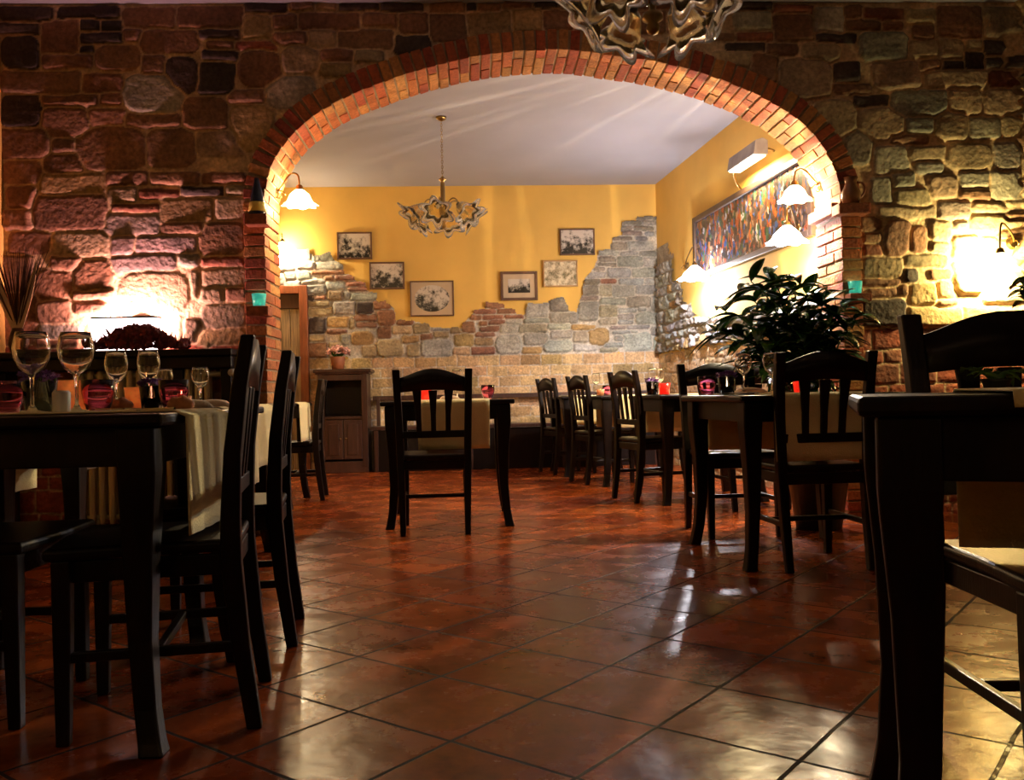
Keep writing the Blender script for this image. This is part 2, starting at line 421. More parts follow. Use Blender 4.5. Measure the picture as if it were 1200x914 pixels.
for _ in range(12): fine = [fine[0]]+[(fine[i-1]+fine[i]*2+fine[i+1])/4 for i in range(1, len(fine)-1)]+[fine[-1]]
def norms(P):
    out = []
    for i in range(len(P)):
        t = (P[min(i+1, len(P)-1)]-P[max(i-1, 0)]).normalized(); out.append(Vector((-t.y, t.x)))
    return out
pts = resample(fine, .066); nn = norms(pts)
outer = [p+n*.105 for p, n in zip(fine, norms(fine))]
opoly = [(p.x, p.y) for p in outer]
# front wall face
DADO = atY(1100, 384, YW).z
def S_(x0, y0, x1, y1, c='b', r=5, lift=0, sk=0):
    a = atY(x0, y1, YW); b = atY(x1, y0, YW)
    g = .006
    return (a.x-XL-.0+g*0, a.z, b.x-XL, b.z, c, r/196, lift or (random.uniform(.005, .011) if x0 < 300 and y0 > 130 else random.uniform(.008, .016) if x0 < 700 else random.uniform(.015, .030)), sk)
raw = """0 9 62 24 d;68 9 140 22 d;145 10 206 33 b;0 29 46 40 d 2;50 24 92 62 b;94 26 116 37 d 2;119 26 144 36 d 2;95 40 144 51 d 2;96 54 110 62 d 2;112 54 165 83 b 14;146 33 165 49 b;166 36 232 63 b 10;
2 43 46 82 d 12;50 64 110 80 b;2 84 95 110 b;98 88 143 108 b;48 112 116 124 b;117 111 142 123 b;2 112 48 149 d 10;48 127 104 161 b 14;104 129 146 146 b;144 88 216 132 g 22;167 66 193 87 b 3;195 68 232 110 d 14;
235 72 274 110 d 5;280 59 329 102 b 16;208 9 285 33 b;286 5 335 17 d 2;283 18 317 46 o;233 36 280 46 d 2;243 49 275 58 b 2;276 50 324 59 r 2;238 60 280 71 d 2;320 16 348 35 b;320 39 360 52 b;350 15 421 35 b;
340 4 368 15 b 2;370 4 395 15 o 2;397 5 445 14 d 2;448 5 495 15 d 2;361 35 395 55 t;397 35 460 57 b;427 16 465 32 b;468 16 502 41 b;330 55 374 87 t 14;376 57 415 72 b;416 58 450 74 t;376 73 412 90 o;462 42 504 64 d;
504 17 547 50 b;505 5 545 15 b 2;546 5 558 14 d 2;548 14 600 42 o;560 5 585 13 b 2;600 12 635 38 o;590 4 622 12 b 2;626 5 652 12 d 2;636 13 672 36 b;655 4 690 13 b;674 14 720 38 b;692 3 740 13 d 2;722 14 780 40 b;742 3 790 12 b 2;
782 14 824 42 b;312 90 368 128 g 12;270 106 309 121 b;270 122 320 178 o 12;216 115 267 153 b 10;230 155 285 184 t;172 150 229 197 b 14;148 133 212 149 b;90 150 170 198 b 14;62 165 87 180 b 3;52 180 99 202 b 8;
0 150 56 185 b;2 188 47 215 b 10;48 204 122 227 o;8 219 42 244 b 6;4 247 38 270 b;40 229 126 270 b 10;125 202 174 217 b;128 219 160 237 t 6;162 223 210 233 r 2;175 203 235 216 b;236 203 288 214 b;213 219 262 229 d 2;
264 217 287 229 t;134 240 187 249 r 2;122 251 186 275 p;190 232 250 260 o;188 261 240 275 b;252 231 288 258 t;10 272 60 298 b 8;62 272 128 300 t 8;130 277 157 298 p;158 277 230 297 p;234 262 287 298 b 12;
60 300 95 316 b;130 300 205 318 p;210 298 234 311 g;237 302 285 311 r 2;87 305 133 338 b 12;87 341 134 351 b 1;140 320 222 368 t 22;224 316 234 350 t;237 315 288 336 t;235 338 262 355 t;264 338 290 352 b;
42 316 84 350 b 12;44 355 84 378 b;86 354 125 366 b;42 381 98 396 g;100 380 150 410 t;237 358 290 383 t 10;228 386 290 408 o 8;216 374 234 404 t;180 370 214 408 t;152 372 178 408 t;2 300 38 340 b;2 344 42 408 b;44 398 98 412 b;
825 2 858 12 b 2;860 3 905 11 d 2;907 7 953 16 r 2;860 14 903 35 g;908 17 953 48 b;955 10 987 38 g 2;862 39 905 48 r 2;838 40 860 48 b 2;850 51 896 60 d 2;898 51 935 64 b;958 40 1003 50 d 2;940 52 984 72 t 8;
835 62 880 80 t;882 64 910 96 b;912 69 974 116 t 16;978 73 1006 96 d 4;976 99 1020 110 b;988 8 1010 22 b;988 24 1032 36 b;1012 12 1058 24 r 2;1034 27 1058 36 b;1008 38 1064 71 g 10;1062 12 1096 28 t;
1070 30 1094 48 b;1066 49 1100 68 t;1100 8 1150 43 b;1101 47 1128 70 t;1152 10 1198 44 t;1133 47 1151 58 t 2;1153 47 1200 64 d 3;1130 61 1152 80 d 2;1106 72 1129 82 d 2;1153 68 1200 78 d 2;1078 71 1103 82 b;
1024 72 1076 104 t 8;1085 84 1154 104 t;1160 82 1198 103 r 6;1042 105 1108 136 g 12;1000 112 1040 124 d 2;1110 107 1150 134 t 10;1153 106 1200 138 t 10;955 118 1003 160 t 14;1006 126 1058 164 t 14;990 150 1020 194 g 12;
1062 138 1093 156 g;1042 159 1088 169 b 3;1097 132 1133 164 t 8;1137 138 1172 162 g;1175 136 1200 160 t;1060 172 1108 188 t;1024 172 1064 204 g 8;1110 168 1160 200 t 14;1165 168 1200 199 g;1072 191 1105 205 g 6;
1020 208 1044 240 g;1047 202 1070 220 g 3;1050 222 1088 241 t;1087 207 1123 232 t 10;1125 203 1158 221 g 3;1162 201 1200 235 g 6;1123 224 1160 235 b 2;1027 242 1096 256 t;1099 236 1137 257 p;1140 238 1200 250 t;
1008 255 1032 270 b;1012 273 1033 283 b 3;1012 287 1033 299 r 3;1035 258 1065 300 b 14;1067 266 1087 297 b 8;1090 259 1112 281 t;1091 284 1112 296 t;1060 299 1108 313 t;1010 303 1056 325 t;1059 315 1075 332 d 6;1010 328 1054 335 b 2;
1090 316 1118 328 b 3;1066 334 1096 358 o;1099 330 1122 350 o;1018 339 1050 348 b 3;1054 335 1064 347 b 3;1099 352 1122 359 b 2;1117 259 1134 268 p;1137 253 1200 272 t;1115 277 1147 303 t;1150 277 1200 300 t;
1116 305 1147 345 o;1150 303 1200 354 t;1010 352 1060 384 d 8;1062 360 1128 384 o;1130 358 1200 384 o"""
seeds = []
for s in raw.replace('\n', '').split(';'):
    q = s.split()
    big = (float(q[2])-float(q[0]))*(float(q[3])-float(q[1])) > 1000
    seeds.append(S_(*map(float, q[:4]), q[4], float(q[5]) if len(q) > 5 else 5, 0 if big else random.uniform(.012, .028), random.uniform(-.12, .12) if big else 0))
u1200 = atY(1203, 200, YW).x-XL
seeds += fill(u1200, DADO, XR-XL, HC)
# courses of the dado: a tall brick then a thin one
v = DADO-.005; k = 0
while v > 0:
    hh = .118 if k % 2 == 0 else .072; bw = .235 if k % 2 == 0 else .118; u = -random.uniform(0, .1)
    while u < XR-XL:
        seeds.append((u, v-hh, u+bw-.012, v, random.choice('rkk'), .006, .007)); u += bw
    v -= hh+.012; k += 1
def keepF(uu, vv): return ~inpoly(uu+XL, vv, opoly)
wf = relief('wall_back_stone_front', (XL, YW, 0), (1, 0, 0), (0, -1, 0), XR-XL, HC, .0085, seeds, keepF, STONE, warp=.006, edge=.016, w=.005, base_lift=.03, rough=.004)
wf.name = 'wall_front'; wf['kind'] = 'structure'
# rear face of the same wall, yellow plaster towards the back room
bm = bmesh.new(); r_ = .06; nx = int((XR-XL)/r_); nz = int(HC/r_)
gx = np.linspace(XL, XR, nx+1); gz = np.linspace(0, HC, nz+1)
ins = inpoly(*np.meshgrid(gx, gz, indexing='ij'), [(p.x, p.y) for p in [q+n*.075 for q, n in zip(fine, norms(fine))]])
vd = {}
def gv(i, j):
    if (i, j) not in vd: vd[i, j] = bm.verts.new((gx[i], YW+TH-.005, gz[j]))
    return vd[i, j]
for i in range(nx):
    for j in range(nz):
        if not (ins[i, j] or ins[i+1, j] or ins[i, j+1] or ins[i+1, j+1]): bm.faces.new((gv(i, j), gv(i+1, j), gv(i+1, j+1), gv(i, j+1)))
obj('plaster_rear_face', bm, YEL, wf)
# ------------------------------------------------------------------ brick ring and jambs
bm = bmesh.new(); R = []
for p, n in zip(fine, norms(fine)):
    a = p+n*.008; b = p+n*.119
    R.append([(a.x, YW-.022, a.y), (b.x, YW-.022, b.y), (b.x, YW+TH-.01, b.y), (a.x, YW+TH-.01, a.y)])
rings(bm, R); ring = obj('trim_1', bm, MORT); ring['kind'] = 'structure'
bm = bmesh.new(); cl = bm.verts.layers.float_color.new('Col'); bcols = [(.36, .075, .022), (.40, .11, .03), (.30, .055, .02), (.44, .18, .05), (.40, .12, .03), (.45, .21, .06)]
for i, (p, n) in enumerate(zip(pts, nn)):
    t = Vector((n.y, -n.x))
    cut = (.245 if i % 2 else .12)
    for y0, y1 in ((-.032, cut-.032), (cut-.022, TH-.002)):
        jit = random.uniform(-.003, .003); c3 = p+n*(.062+jit)
        Mx = Matrix(((t.x, 0, n.x, 0), (0, 1, 0, 0), (t.y, 0, n.y, 0), (0, 0, 0, 1)))
        vs = box(bm, (c3.x, YW+(y0+y1)/2, c3.y), (.055, y1-y0, .122), Mx)
        c = random.choice(bcols); f = random.uniform(.8, 1.15)
        for v in vs: v[cl] = (c[0]*f, c[1]*f, c[2]*f, 1); v.co += Vector((random.uniform(-1, 1), random.uniform(-1, 1), random.uniform(-1, 1)))*.0022
obj('arch_bricks', bm, BRICK, ring, bev=.004)
def ledge(n, x0, x1, y0, y1, out, inn, dx0=0, dx1=0):
    a = atY(x0, y1, YW-out); b = atY(x1, y0, YW-out)
    bm = bmesh.new(); cl = bm.verts.layers.float_color.new('Col')
    vs = box(bm, ((a.x+b.x)/2+(dx0+dx1)/2, YW+(inn-out)/2, (a.z+b.z)/2), (b.x-a.x+dx1-dx0, out+inn, b.z-a.z))
    for v in vs: v[cl] = (.34, .10, .045, 1)
    o = obj('trim_%d' % n, bm, BRICK, bev=.005); o['kind'] = 'structure'
    return Vector(((a.x+b.x)/2, YW-out*.5, b.z))
LB = ledge(2, 286, 312, 250, 263, .12, .0)
LC = ledge(3, 288, 314, 358, 370, .12, 0)
RB = ledge(4, 984, 1021, 237, 250, .12, 0)
RB2 = ledge(6, 984, 996, 237, 250, .0, TH, dx0=-.05)
RC = ledge(5, 997, 1022, 343, 353, .12, 0)
# ------------------------------------------------------------------ back room masonry
prof = [(300, 286), (322, 286), (346.7, 292), (363, 292), (367, 300.7), (387, 294.7), (393, 305), (402, 308.7), (405, 320.7), (416, 323), (417, 328.7), (428, 331), (431, 340.7), (442, 343), (443, 352.7),
        (452.7, 352), (463, 363), (465, 374), (483, 375), (503, 379), (505, 383.7), (540, 383.7), (541.7, 378), (551.7, 370), (555, 362.7), (567, 361), (568.7, 353.7), (590.5, 354), (592, 361), (604, 362),
        (606, 368), (613.7, 368.7), (617.5, 355), (641, 355), (643, 352), (660, 346.7), (668.5, 365), (675, 365), (681, 345), (684, 327), (695.5, 313.5), (700, 300), (700, 294), (713.5, 291.7), (718, 277.5),
        (727, 276), (727.7, 259.5), (745, 258.7), (745.7, 253.5), (769, 253)]
raw = """347 292 364 306 g;367 296 391 306 g;348 307 368 316 p;371 308 402 317 g;348 317 364 328 g;364 317 405 322 b;381 324 391 329 b;393 323 416 328 r;335 329 353 336 p;354 328 380 333 p;383 330 404 340 g;405 330 428 335 r;408 336 431 341 r;
360 334 382 345 g;385 341 402 352 t;403 342 410 350 g;411 344 442 353 g;361 346 368 352 d;369 347 382 351 r;362 353 386 360 t;392 354 416 368 g;417 355 437 367 d 3;438 353 458 362 b;361 361 390 371 t;443 363 463 381 b 5;417 369 442 376 b;
418 378 441 383 r;363 373 381 391 d;384 372 409 383 o;410 374 416 384 t;384 386 406 391 r;443 383 458 396 b;363 393 381 400 t;363 402 384 419 b 3;386 402 400 419 t;412 389 437 404 o 6;400 392 411 404 g;425 406 441 419 t;443 398 471 419 t 6;
460 383 482 391 t;485 380 503 391 t;466 375 484 381 b;472 394 491 401 o;493 392 507 398 r;508 389 526 396 t;505 384 527 388 p;528 384 541 391 t;478 403 492 418 t;494 399 531 418 p 7;541 377 556 389 b;534 392 555 406 o 4;530 408 551 416 t;
555 363 580 367 r;582 362 604 367 b;568 354 591 361 b;552 370 564 374 b;566 370 589 374 r;591 370 613 373 r;562 377 571 381 b;573 376 591 380 r;592 375 612 380 g;563 383 585 388 r;558 390 579 394 r;557 396 577 404 t;553 407 579 415 r;
581 393 611 415 g 9;586 381 606 390 g;617 355 642 372 g;615 374 644 378 g;608 381 640 389 t;615 391 641 403 g;612 407 634 414 o;644 349 668 365 b 6;644 367 676 378 b;637 399 670 412 g 6;646 388 670 396 g;642 380 668 385 g;
745 253 768 257 b;728 260 751 264 b;753 259 767 263 g;727 266 740 270 b;743 266 765 270 b;728 272 752 276 b;757 272 766 276 p;718 279 740 282 b;745 278 758 282 p;717 285 734 293 t;736 284 765 294 p;700 294 725 299 g;727 296 746 299 g;
749 295 768 301 g;702 302 721 307 b;701 309 722 312 b;724 301 753 312 g;755 303 768 312 g;697 314 708 319 b;712 315 738 325 p 4;741 315 768 324 g;690 320 709 326 p;685 328 702 333 t;704 328 722 332 r;726 327 753 333 p;756 327 768 333 p;
682 335 700 346 b;703 335 716 347 t;718 335 742 347 g;745 335 768 344 p;680 348 700 352 b;703 350 732 357 g;678 355 700 375 g;703 359 722 371 t;735 348 762 360 b 4;764 348 772 365 g;724 362 745 366 p;748 361 756 365 p;724 369 742 374 g;
745 367 773 380 g 6;702 374 722 380 t;725 376 741 380 p;670 381 697 386 o;672 389 688 401 t 2;690 384 713 404 o 8;715 383 733 386 b;735 382 760 385 g;718 388 738 391 p;740 388 747 391 g;720 394 736 399 g;709 402 730 407 g;672 405 700 411 g;
704 408 723 412 t;730 391 762 411 g 4;764 384 773 393 g;766 396 774 411 g;322 300 345 318 g;322 320 333 334 p;300 290 320 330 g;334 318 347 328 g"""
bs = []
for s in raw.replace('\n', '').split(';'):
    q = s.split(); a = uB(float(q[0]), float(q[3])); b = uB(float(q[2]), float(q[1]))
    cq = {'b': 'A', 'p': 'B', 'g': 'C', 't': 'D', 'r': 'E'}.get(q[4], q[4]) if float(q[0]) > 600 or q[4] in 'rgp' else q[4]
    bs.append((a[0], a[1], b[0], b[1], cq, (float(q[5]) if len(q) > 5 else 2)/105, random.uniform(.018, .034), random.uniform(-.1, .1)))
DB = uB(600, 416.5)[1]
bs = [s for s in bs if s[1] > DB-.05]
bs += courses(0, 0, backW, DB-.004, .235, .114, 'yyyyoy', .006)
bprof = [uB(*p) for p in prof]; bpoly = [(bprof[0][0], DB)]+[(-.1, DB), (-.1, bprof[0][1])]+bprof+[(backW+.1, bprof[-1][1]), (backW+.1, DB)]
doorU1 = uB(361, 400)[0]; doorZ = uB(340, 335.5)[1]
def keepB(uu, vv):
    wob = (vnoise(uu, vv, 30, 3)-.5)*.02
    return (inpoly(uu+wob, vv+wob, bpoly) | (vv <= DB)) & ~((uu < doorU1) & (vv < doorZ))
o = relief('stonework', backO+bn*.006, bdir, bn, backW, HC-.01, .011, bs, keepB, STONE, warp=.006, edge=.014, w=.004, base_lift=.025, rough=.006, mortc=(.52, .48, .42), grow=.014)
o.parent = bpy.data.objects['wall_back']; o.name = 'stone_facing'
rprof = [(769, 253), (772, 262.5), (775.7, 262.5), (776.4, 276), (783, 276.7), (784.7, 295.5), (790.7, 297.7), (791.4, 328.5), (799, 331.5), (803.4, 343.5), (806, 352), (815.5, 360), (818, 372), (850, 372), (885, 366), (945, 352)]
DR = uR(780, 413.7)[1]
rs = fill(0, DR, rlen, 2.2, wmin=.12, wmax=.3, hmin=.07, hmax=.17, codes='AADCCBo')
rs += courses(0, 0, rlen, DR-.004, .235, .114, 'yyyoyo', .006)
rp_ = [uR(*p) for p in rprof]; rpoly = [(-.1, DR), (-.1, rp_[0][1])]+rp_+[(rlen+.1, rp_[-1][1]), (rlen+.1, DR)]
def keepR(uu, vv):
    wob = (vnoise(uu, vv, 30, 3)-.5)*.04
    return inpoly(uu+wob, vv+wob, rpoly) | (vv <= DR)
o = relief('stone_facing', rO+rn*.006, rdir, rn, rlen, 2.4, .011, rs, keepR, STONE, warp=.012, edge=.016, w=.005, base_lift=.05, rough=.014, mortc=(.42, .36, .28), grow=.014)
o.parent = bpy.data.objects['wall_back_right']
# door in the back wall
P0 = onB(322, 336); P1 = onB(361, 336)
dx0 = (P1-backO).dot(bdir)-.92; dx1 = (P1-backO).dot(bdir); dz = doorZ
def BL(u, off, z): p = backO+bdir*u+bn*off; return (p.x, p.y, z)
Mb = Matrix.Rotation(math.atan2(bdir.y, bdir.x), 4, 'Z')
bm = bmesh.new()
for u in (dx0+.045, dx1-.045): box(bm, BL(u, .03, dz/2), (.09, .09, dz), Mb)
box(bm, BL((dx0+dx1)/2, .03, dz-.045), (dx1-dx0-.18, .09, .09), Mb)
door = obj('door_1', bm, DOORW, bev=.006); door['kind'] = 'structure'
bm = bmesh.new(); n = 7; ww = (dx1-dx0-.18)/n
for i in range(n): box(bm, BL(dx0+.09+ww*(i+.5), .012, (dz-.25)/2), (ww-.006, .03, dz-.26), Mb)
obj('planks', bm, PLANKW, door, bev=.004)
bm = bmesh.new(); box(bm, BL((dx0+dx1)/2, .02, dz-.17), (dx1-dx0-.18, .04, .16), Mb); obj('top_rail', bm, WOOD2, door, bev=.005)
# ------------------------------------------------------------------ framed pictures on the back wall
def photo_mat(name, style):
    m = bpy.data.materials.new(name); m.use_nodes = True
    nt = m.node_tree; N = nt.nodes; L = nt.links; b = N['Principled BSDF']; b.inputs['Roughness'].default_value = .25; oi = None
    tc = N.new('ShaderNodeTexCoord'); nz = N.new('ShaderNodeTexNoise'); nz.inputs['Scale'].default_value = 13 if style != 'painting' else 9
    nz.inputs['Detail'].default_value = 9; nz.inputs['Roughness'].default_value = .7
    oi = N.new('ShaderNodeObjectInfo'); of = N.new('ShaderNodeVectorMath'); of.operation = 'ADD'
    L.new(tc.outputs['Object'], of.inputs[0]); L.new(oi.outputs['Location'], of.inputs[1]); L.new(of.outputs[0], nz.inputs['Vector'])
    rp = N.new('ShaderNodeValToRGB'); e = rp.color_ramp
    if style == 'bw':
        e.elements[0].position = .42; e.elements[0].color = (.02, .018, .015, 1); e.elements[1].position = .58; e.elements[1].color = (.6, .55, .5, 1)
        # brighter sky in the upper middle, darker below: part of the print itself
        sx = N.new('ShaderNodeSeparateXYZ'); L.new(tc.outputs['Generated'], sx.inputs[0])
        ma = N.new('ShaderNodeMath'); ma.operation = 'MULTIPLY_ADD'; ma.inputs[1].default_value = .22; L.new(sx.outputs['Z'], ma.inputs[0])
        sb = N.new('ShaderNodeMath'); sb.operation = 'SUBTRACT'; sb.inputs[1].default_value = .11; L.new(nz.outputs['Fac'], sb.inputs[0])
        L.new(sb.outputs[0], ma.inputs[2]); L.new(ma.outputs[0], rp.inputs[0])
    elif style == 'sketch':
        e.elements[0].position = .36; e.elements[0].color = (.12, .12, .06, 1); e.elements[1].position = .6; e.elements[1].color = (.75, .68, .5, 1)
        q = e.elements.new(.46); q.color = (.4, .33, .22, 1); L.new(nz.outputs['Fac'], rp.inputs[0])
    L.new(rp.outputs[0], b.inputs['Base Color'])
    if style == 'crowd':
        for n_ in (rp, nz): N.remove(n_)
        mp = N.new('ShaderNodeMapping'); mp.inputs['Scale'].default_value = (1, 1, .62); L.new(tc.outputs['Object'], mp.inputs[0])
        d = N.new('ShaderNodeTexNoise'); d.inputs['Scale'].default_value = 34; L.new(mp.outputs[0], d.inputs['Vector'])
        ad = N.new('ShaderNodeVectorMath'); ad.operation = 'MULTIPLY_ADD'; ad.inputs[1].default_value = (.07, .07, .07)
        L.new(d.outputs['Color'], ad.inputs[0]); L.new(mp.outputs[0], ad.inputs[2])
        vo = N.new('ShaderNodeTexVoronoi'); vo.inputs['Scale'].default_value = 30; L.new(ad.outputs[0], vo.inputs['Vector'])
        sp = N.new('ShaderNodeSeparateColor'); L.new(vo.outputs['Color'], sp.inputs[0])
        rp = N.new('ShaderNodeValToRGB'); e = rp.color_ramp; e.interpolation = 'CONSTANT'
        cols = [(0, (.03, .025, .03)), (.2, (.30, .07, .035)), (.33, (.05, .05, .07)), (.45, (.30, .17, .11)), (.52, (.06, .10, .28)), (.6, (.10, .05, .04)), (.72, (.4, .12, .04)), (.8, (.04, .13, .08)), (.88, (.12, .09, .10)), (.95, (.5, .45, .5))]
        cols = [(p, tuple(v*.5 for v in c)) for p, c in cols]
        e.elements[0].position = 0; e.elements[0].color = (*cols[0][1], 1); e.elements[1].position = cols[1][0]; e.elements[1].color = (*cols[1][1], 1)
        for p, c in cols[2:]: q = e.elements.new(p); q.color = (*c, 1)
        L.new(sp.outputs[0], rp.inputs[0]); L.new(rp.outputs[0], b.inputs['Base Color'])
    return m
PH = [photo_mat('monochrome_print', 'bw'), photo_mat('tinted_print', 'sketch'), photo_mat('crowd_painting_canvas', 'crowd')]
MATB = mat('beige_mount', (.52, .40, .27), .7, var=.06)
FR1 = mat('brown_frame', (.12, .055, .03), .4, stretch=(1, 1, 1)); FR2 = mat('light_wood_frame', (.45, .26, .11), .4)
def picture(x0, y0, x1, y1, label, fm, fwid=.018, mount=0, photo=0, oval=False):
    a = onB((x0+x1)/2, y1, .03); b = onB((x0+x1)/2, y0, .03); l = onB(x0, (y0+y1)/2, .03); r = onB(x1, (y0+y1)/2, .03)
    w = (r-l).length; h = b.z-a.z; c = (l+r)/2; zc = (a.z+b.z)/2
    t = thing('framed_picture', label, 'picture', (c.x, c.y, zc), math.atan2(bdir.y, bdir.x), 'framed pictures on the yellow wall')
    bm = bmesh.new()
    for sx in (-1, 1): box(bm, (sx*(w-fwid)/2, 0, 0), (fwid, .024, h))
    for sz in (-1, 1): box(bm, (0, 0, sz*(h-fwid)/2), (w-2*fwid, .024, fwid))
    obj('frame', bm, fm, t, bev=.003)
    iw, ih = w-2*fwid, h-2*fwid
    if mount: bm = bmesh.new(); box(bm, (0, .004, 0), (iw, .008, ih)); obj('mount', bm, MATB, t)
    bm = bmesh.new()
    if oval:
        vs = [bm.verts.new(((iw/2-mount)*math.cos(k*PI/24), -.001, (ih/2-mount)*math.sin(k*PI/24))) for k in range(48)]; f = bm.faces.new(vs)
        e = bmesh.ops.extrude_face_region(bm, geom=[f]); bmesh.ops.translate(bm, vec=(0, -.002, 0), verts=[v for v in e['geom'] if isinstance(v, bmesh.types.BMVert)])
    else: box(bm, (0, .001, 0), (iw-2*mount, .006 if not mount else .01, ih-2*mount))
    obj('print', bm, PH[photo], t)
picture(395, 272, 436, 304, 'thin brown frame with a black and white view of trees, highest and leftmost picture', FR1)
picture(433, 307, 474, 339, 'thin brown frame with a black and white street and church, second picture from the left', FR1)
picture(480.5, 329, 532, 370.5, 'wide frame with an oval black and white landscape on a beige mount', FR1, .014, .035, 0, True)
picture(586.5, 318, 630, 352, 'thick brown frame around a small dark photo in a beige mount', FR1, .03, .055)
picture(636.5, 305, 677, 336, 'light wood frame with a faded tinted village view', FR2, .014, 0, 1)
picture(656, 268, 697, 299, 'thin dark frame with a black and white valley, highest of the right-hand pictures', FR1, .016)
# large painting on the right-hand wall
tl = onR(813.5, 256, .03); bl = onR(813.5, 330, .03); tr = onR(952, 178, .03)
w = (Vector((tr.x, tr.y, 0))-Vector((tl.x, tl.y, 0))).length; h = tl.z-bl.z
c = Vector((tl.x, tl.y, 0))+rdir*(w/2)
t = thing('large_painting', 'long dark-framed colourful painting of a crowd on the right-hand yellow wall', 'painting', (c.x, c.y, (tl.z+bl.z)/2), math.atan2(rdir.y, rdir.x))
sg = 1 if Vector((-math.sin(t.rotation_euler.z), math.cos(t.rotation_euler.z), 0)).dot(rn) > 0 else -1
bm = bmesh.new(); f = .055
for sx in (-1, 1): box(bm, (sx*(w-f)/2, 0, 0), (f, .05, h))
for sz in (-1, 1): box(bm, (0, 0, sz*(h-f)/2), (w-2*f, .05, f))
obj('frame', bm, mat('dark_painting_frame', (.05, .03, .025), .35), t, bev=.008)
bm = bmesh.new(); box(bm, (0, -sg*.005, 0), (w-2*f, .02, h-2*f)); obj('canvas', bm, PH[2], t)
# ------------------------------------------------------------------ lamps
def shade_mesh(R_=.1, H_=.11, seg=64):
    bm = bmesh.new()
    lathe(bm, [(.022, 0), (.035, -.012), (.06, -.035), (R_*.72, -H_*.55), (R_*.82, -H_*.78, .5), (R_*1.05, -H_*.97, 1), (R_*1.12, -H_, 1)], seg, ruffle=.10, nr=8)
    return bm
def sconce(base, out, shade_pos, label, power, col, sm, R_=.1, H_=.11, group=None, lrad=.03, ldrop=.0, gobo=False, wash=0):
    """base: point on the wall, out: wall normal, shade_pos: top of the glass"""
    base = Vector(base); sp = Vector(shade_pos); out = Vector(out)
    t = thing('wall_lamp', label, 'lamp', base, 0, group)
    d = sp-base
    bm = bmesh.new(); M_ = out.to_track_quat('Z', 'Y').to_matrix().to_4x4()
    bmesh.ops.create_cone(bm, cap_ends=True, segments=20, radius1=.04, radius2=.028, depth=.02, matrix=M_ @ Matrix.Translation((0, 0, .01)))
    obj('backplate', bm, BRASS, t, 'auto')
    bm = bmesh.new(); top = max(d.z, 0)+.1
    tube(bm, bez(out*.01, out*.05+Vector((0, 0, .02)), Vector((d.x*.5, d.y*.5, top)), Vector((d.x*.75, d.y*.75, top)), 8)+bez(Vector((d.x*.75, d.y*.75, top)), Vector((d.x*.98, d.y*.98, top)), Vector((d.x, d.y, d.z+.08)), d+Vector((0, 0, .02)), 8)[1:], .006)
    curl = [out*.03+Vector((0, 0, -.02))+(out*math.cos(a)+Vector((0, 0, 1))*math.sin(a))*(.035-.004*a) for a in [k*.5 for k in range(13)]]
    tube(bm, curl, .004, 6); obj('arm', bm, BRASS, t, True)
    bm = bmesh.new(); lathe(bm, [(.008, .03), (.02, .022), (.026, .0), (.028, -.012), (.0001, -.014)], 16, c=d, cap=True); obj('socket_cap', bm, BRASS, t, 'auto')
    bm = shade_mesh(R_, H_); bmesh.ops.translate(bm, vec=d, verts=bm.verts); s = obj('glass_shade', bm, sm, t, True)
    l = light('bulb_light', sp+Vector((0, 0, -H_*.7-ldrop))-base, power, col, lrad, t)
    if wash:      # extra area light added to brighten the wall behind the shade
        w_ = light('wall_wash', d-out*.02+Vector((0, 0, -H_*.5)), wash, col, parent=t, kind='AREA', size=(.12, .12)); w_.rotation_euler = out.to_track_quat('Z', 'Y').to_euler()
    if gobo:      # noise put into the bulb's strength imitates rays through ribbed glass
        ld = l.data; ld.use_nodes = True; nt = ld.node_tree; N = nt.nodes; L = nt.links
        em = N['Emission']; tc = N.new('ShaderNodeTexCoord')
        mp = N.new('ShaderNodeMapping'); mp.inputs['Scale'].default_value = (1, 1, 1); L.new(tc.outputs['Normal'], mp.inputs[0])
        sx = N.new('ShaderNodeSeparateXYZ'); L.new(mp.outputs[0], sx.inputs[0])
        at = N.new('ShaderNodeMath'); at.operation = 'ARCTAN2'; L.new(sx.outputs['Y'], at.inputs[0]); L.new(sx.outputs['X'], at.inputs[1])
        cb = N.new('ShaderNodeCombineXYZ'); L.new(at.outputs[0], cb.inputs[0]); L.new(sx.outputs['Z'], cb.inputs[1])
        mp2 = N.new('ShaderNodeMapping'); mp2.inputs['Scale'].default_value = (15, 1.2, 1); L.new(cb.outputs[0], mp2.inputs[0])
        nz = N.new('ShaderNodeTexNoise'); nz.inputs['Scale'].default_value = 1.6; nz.inputs['Detail'].default_value = 3; L.new(mp2.outputs[0], nz.inputs['Vector'])
        mr = N.new('ShaderNodeMapRange'); mr.inputs['From Min'].default_value = .54; mr.inputs['From Max'].default_value = .74; mr.inputs['To Min'].default_value = .6; mr.inputs['To Max'].default_value = 16
        L.new(nz.outputs['Fac'], mr.inputs['Value']); L.new(mr.outputs[0], em.inputs['Strength'])
    return t
warm = (1, .72, .38); warmw = (1, .80, .50)
jl = arch[0].x; jr = arch[-1].x
sp = atY(351, 222, 5.62)
sconce((jl+.002, 5.60, sp.z-.02), (1, 0, 0), sp, 'lit ruffled glass lamp on a brass gooseneck on the left arch jamb', PW['sconce_left'], warm, SHADE, .095, .10, 'brass wall lamps with ruffled glass shades', lrad=.03)
sp = atY(931, 217, 5.66)
sconce((jr-.002, 5.60, sp.z-.02), (-1, 0, 0), sp, 'lit ruffled glass lamp on the right arch jamb, before the painting', PW['sconce_right'], warmw, SHADE, .095, .10, 'brass wall lamps with ruffled glass shades', gobo=True)
q = onB(328, 286, .01); sp = onB(331, 283, .17)
sconce(q, bn, sp, 'bright lamp above the plank door at the left of the back wall', PW['back_left'], warmw, SHADE, .09, .1, 'brass wall lamps with ruffled glass shades')
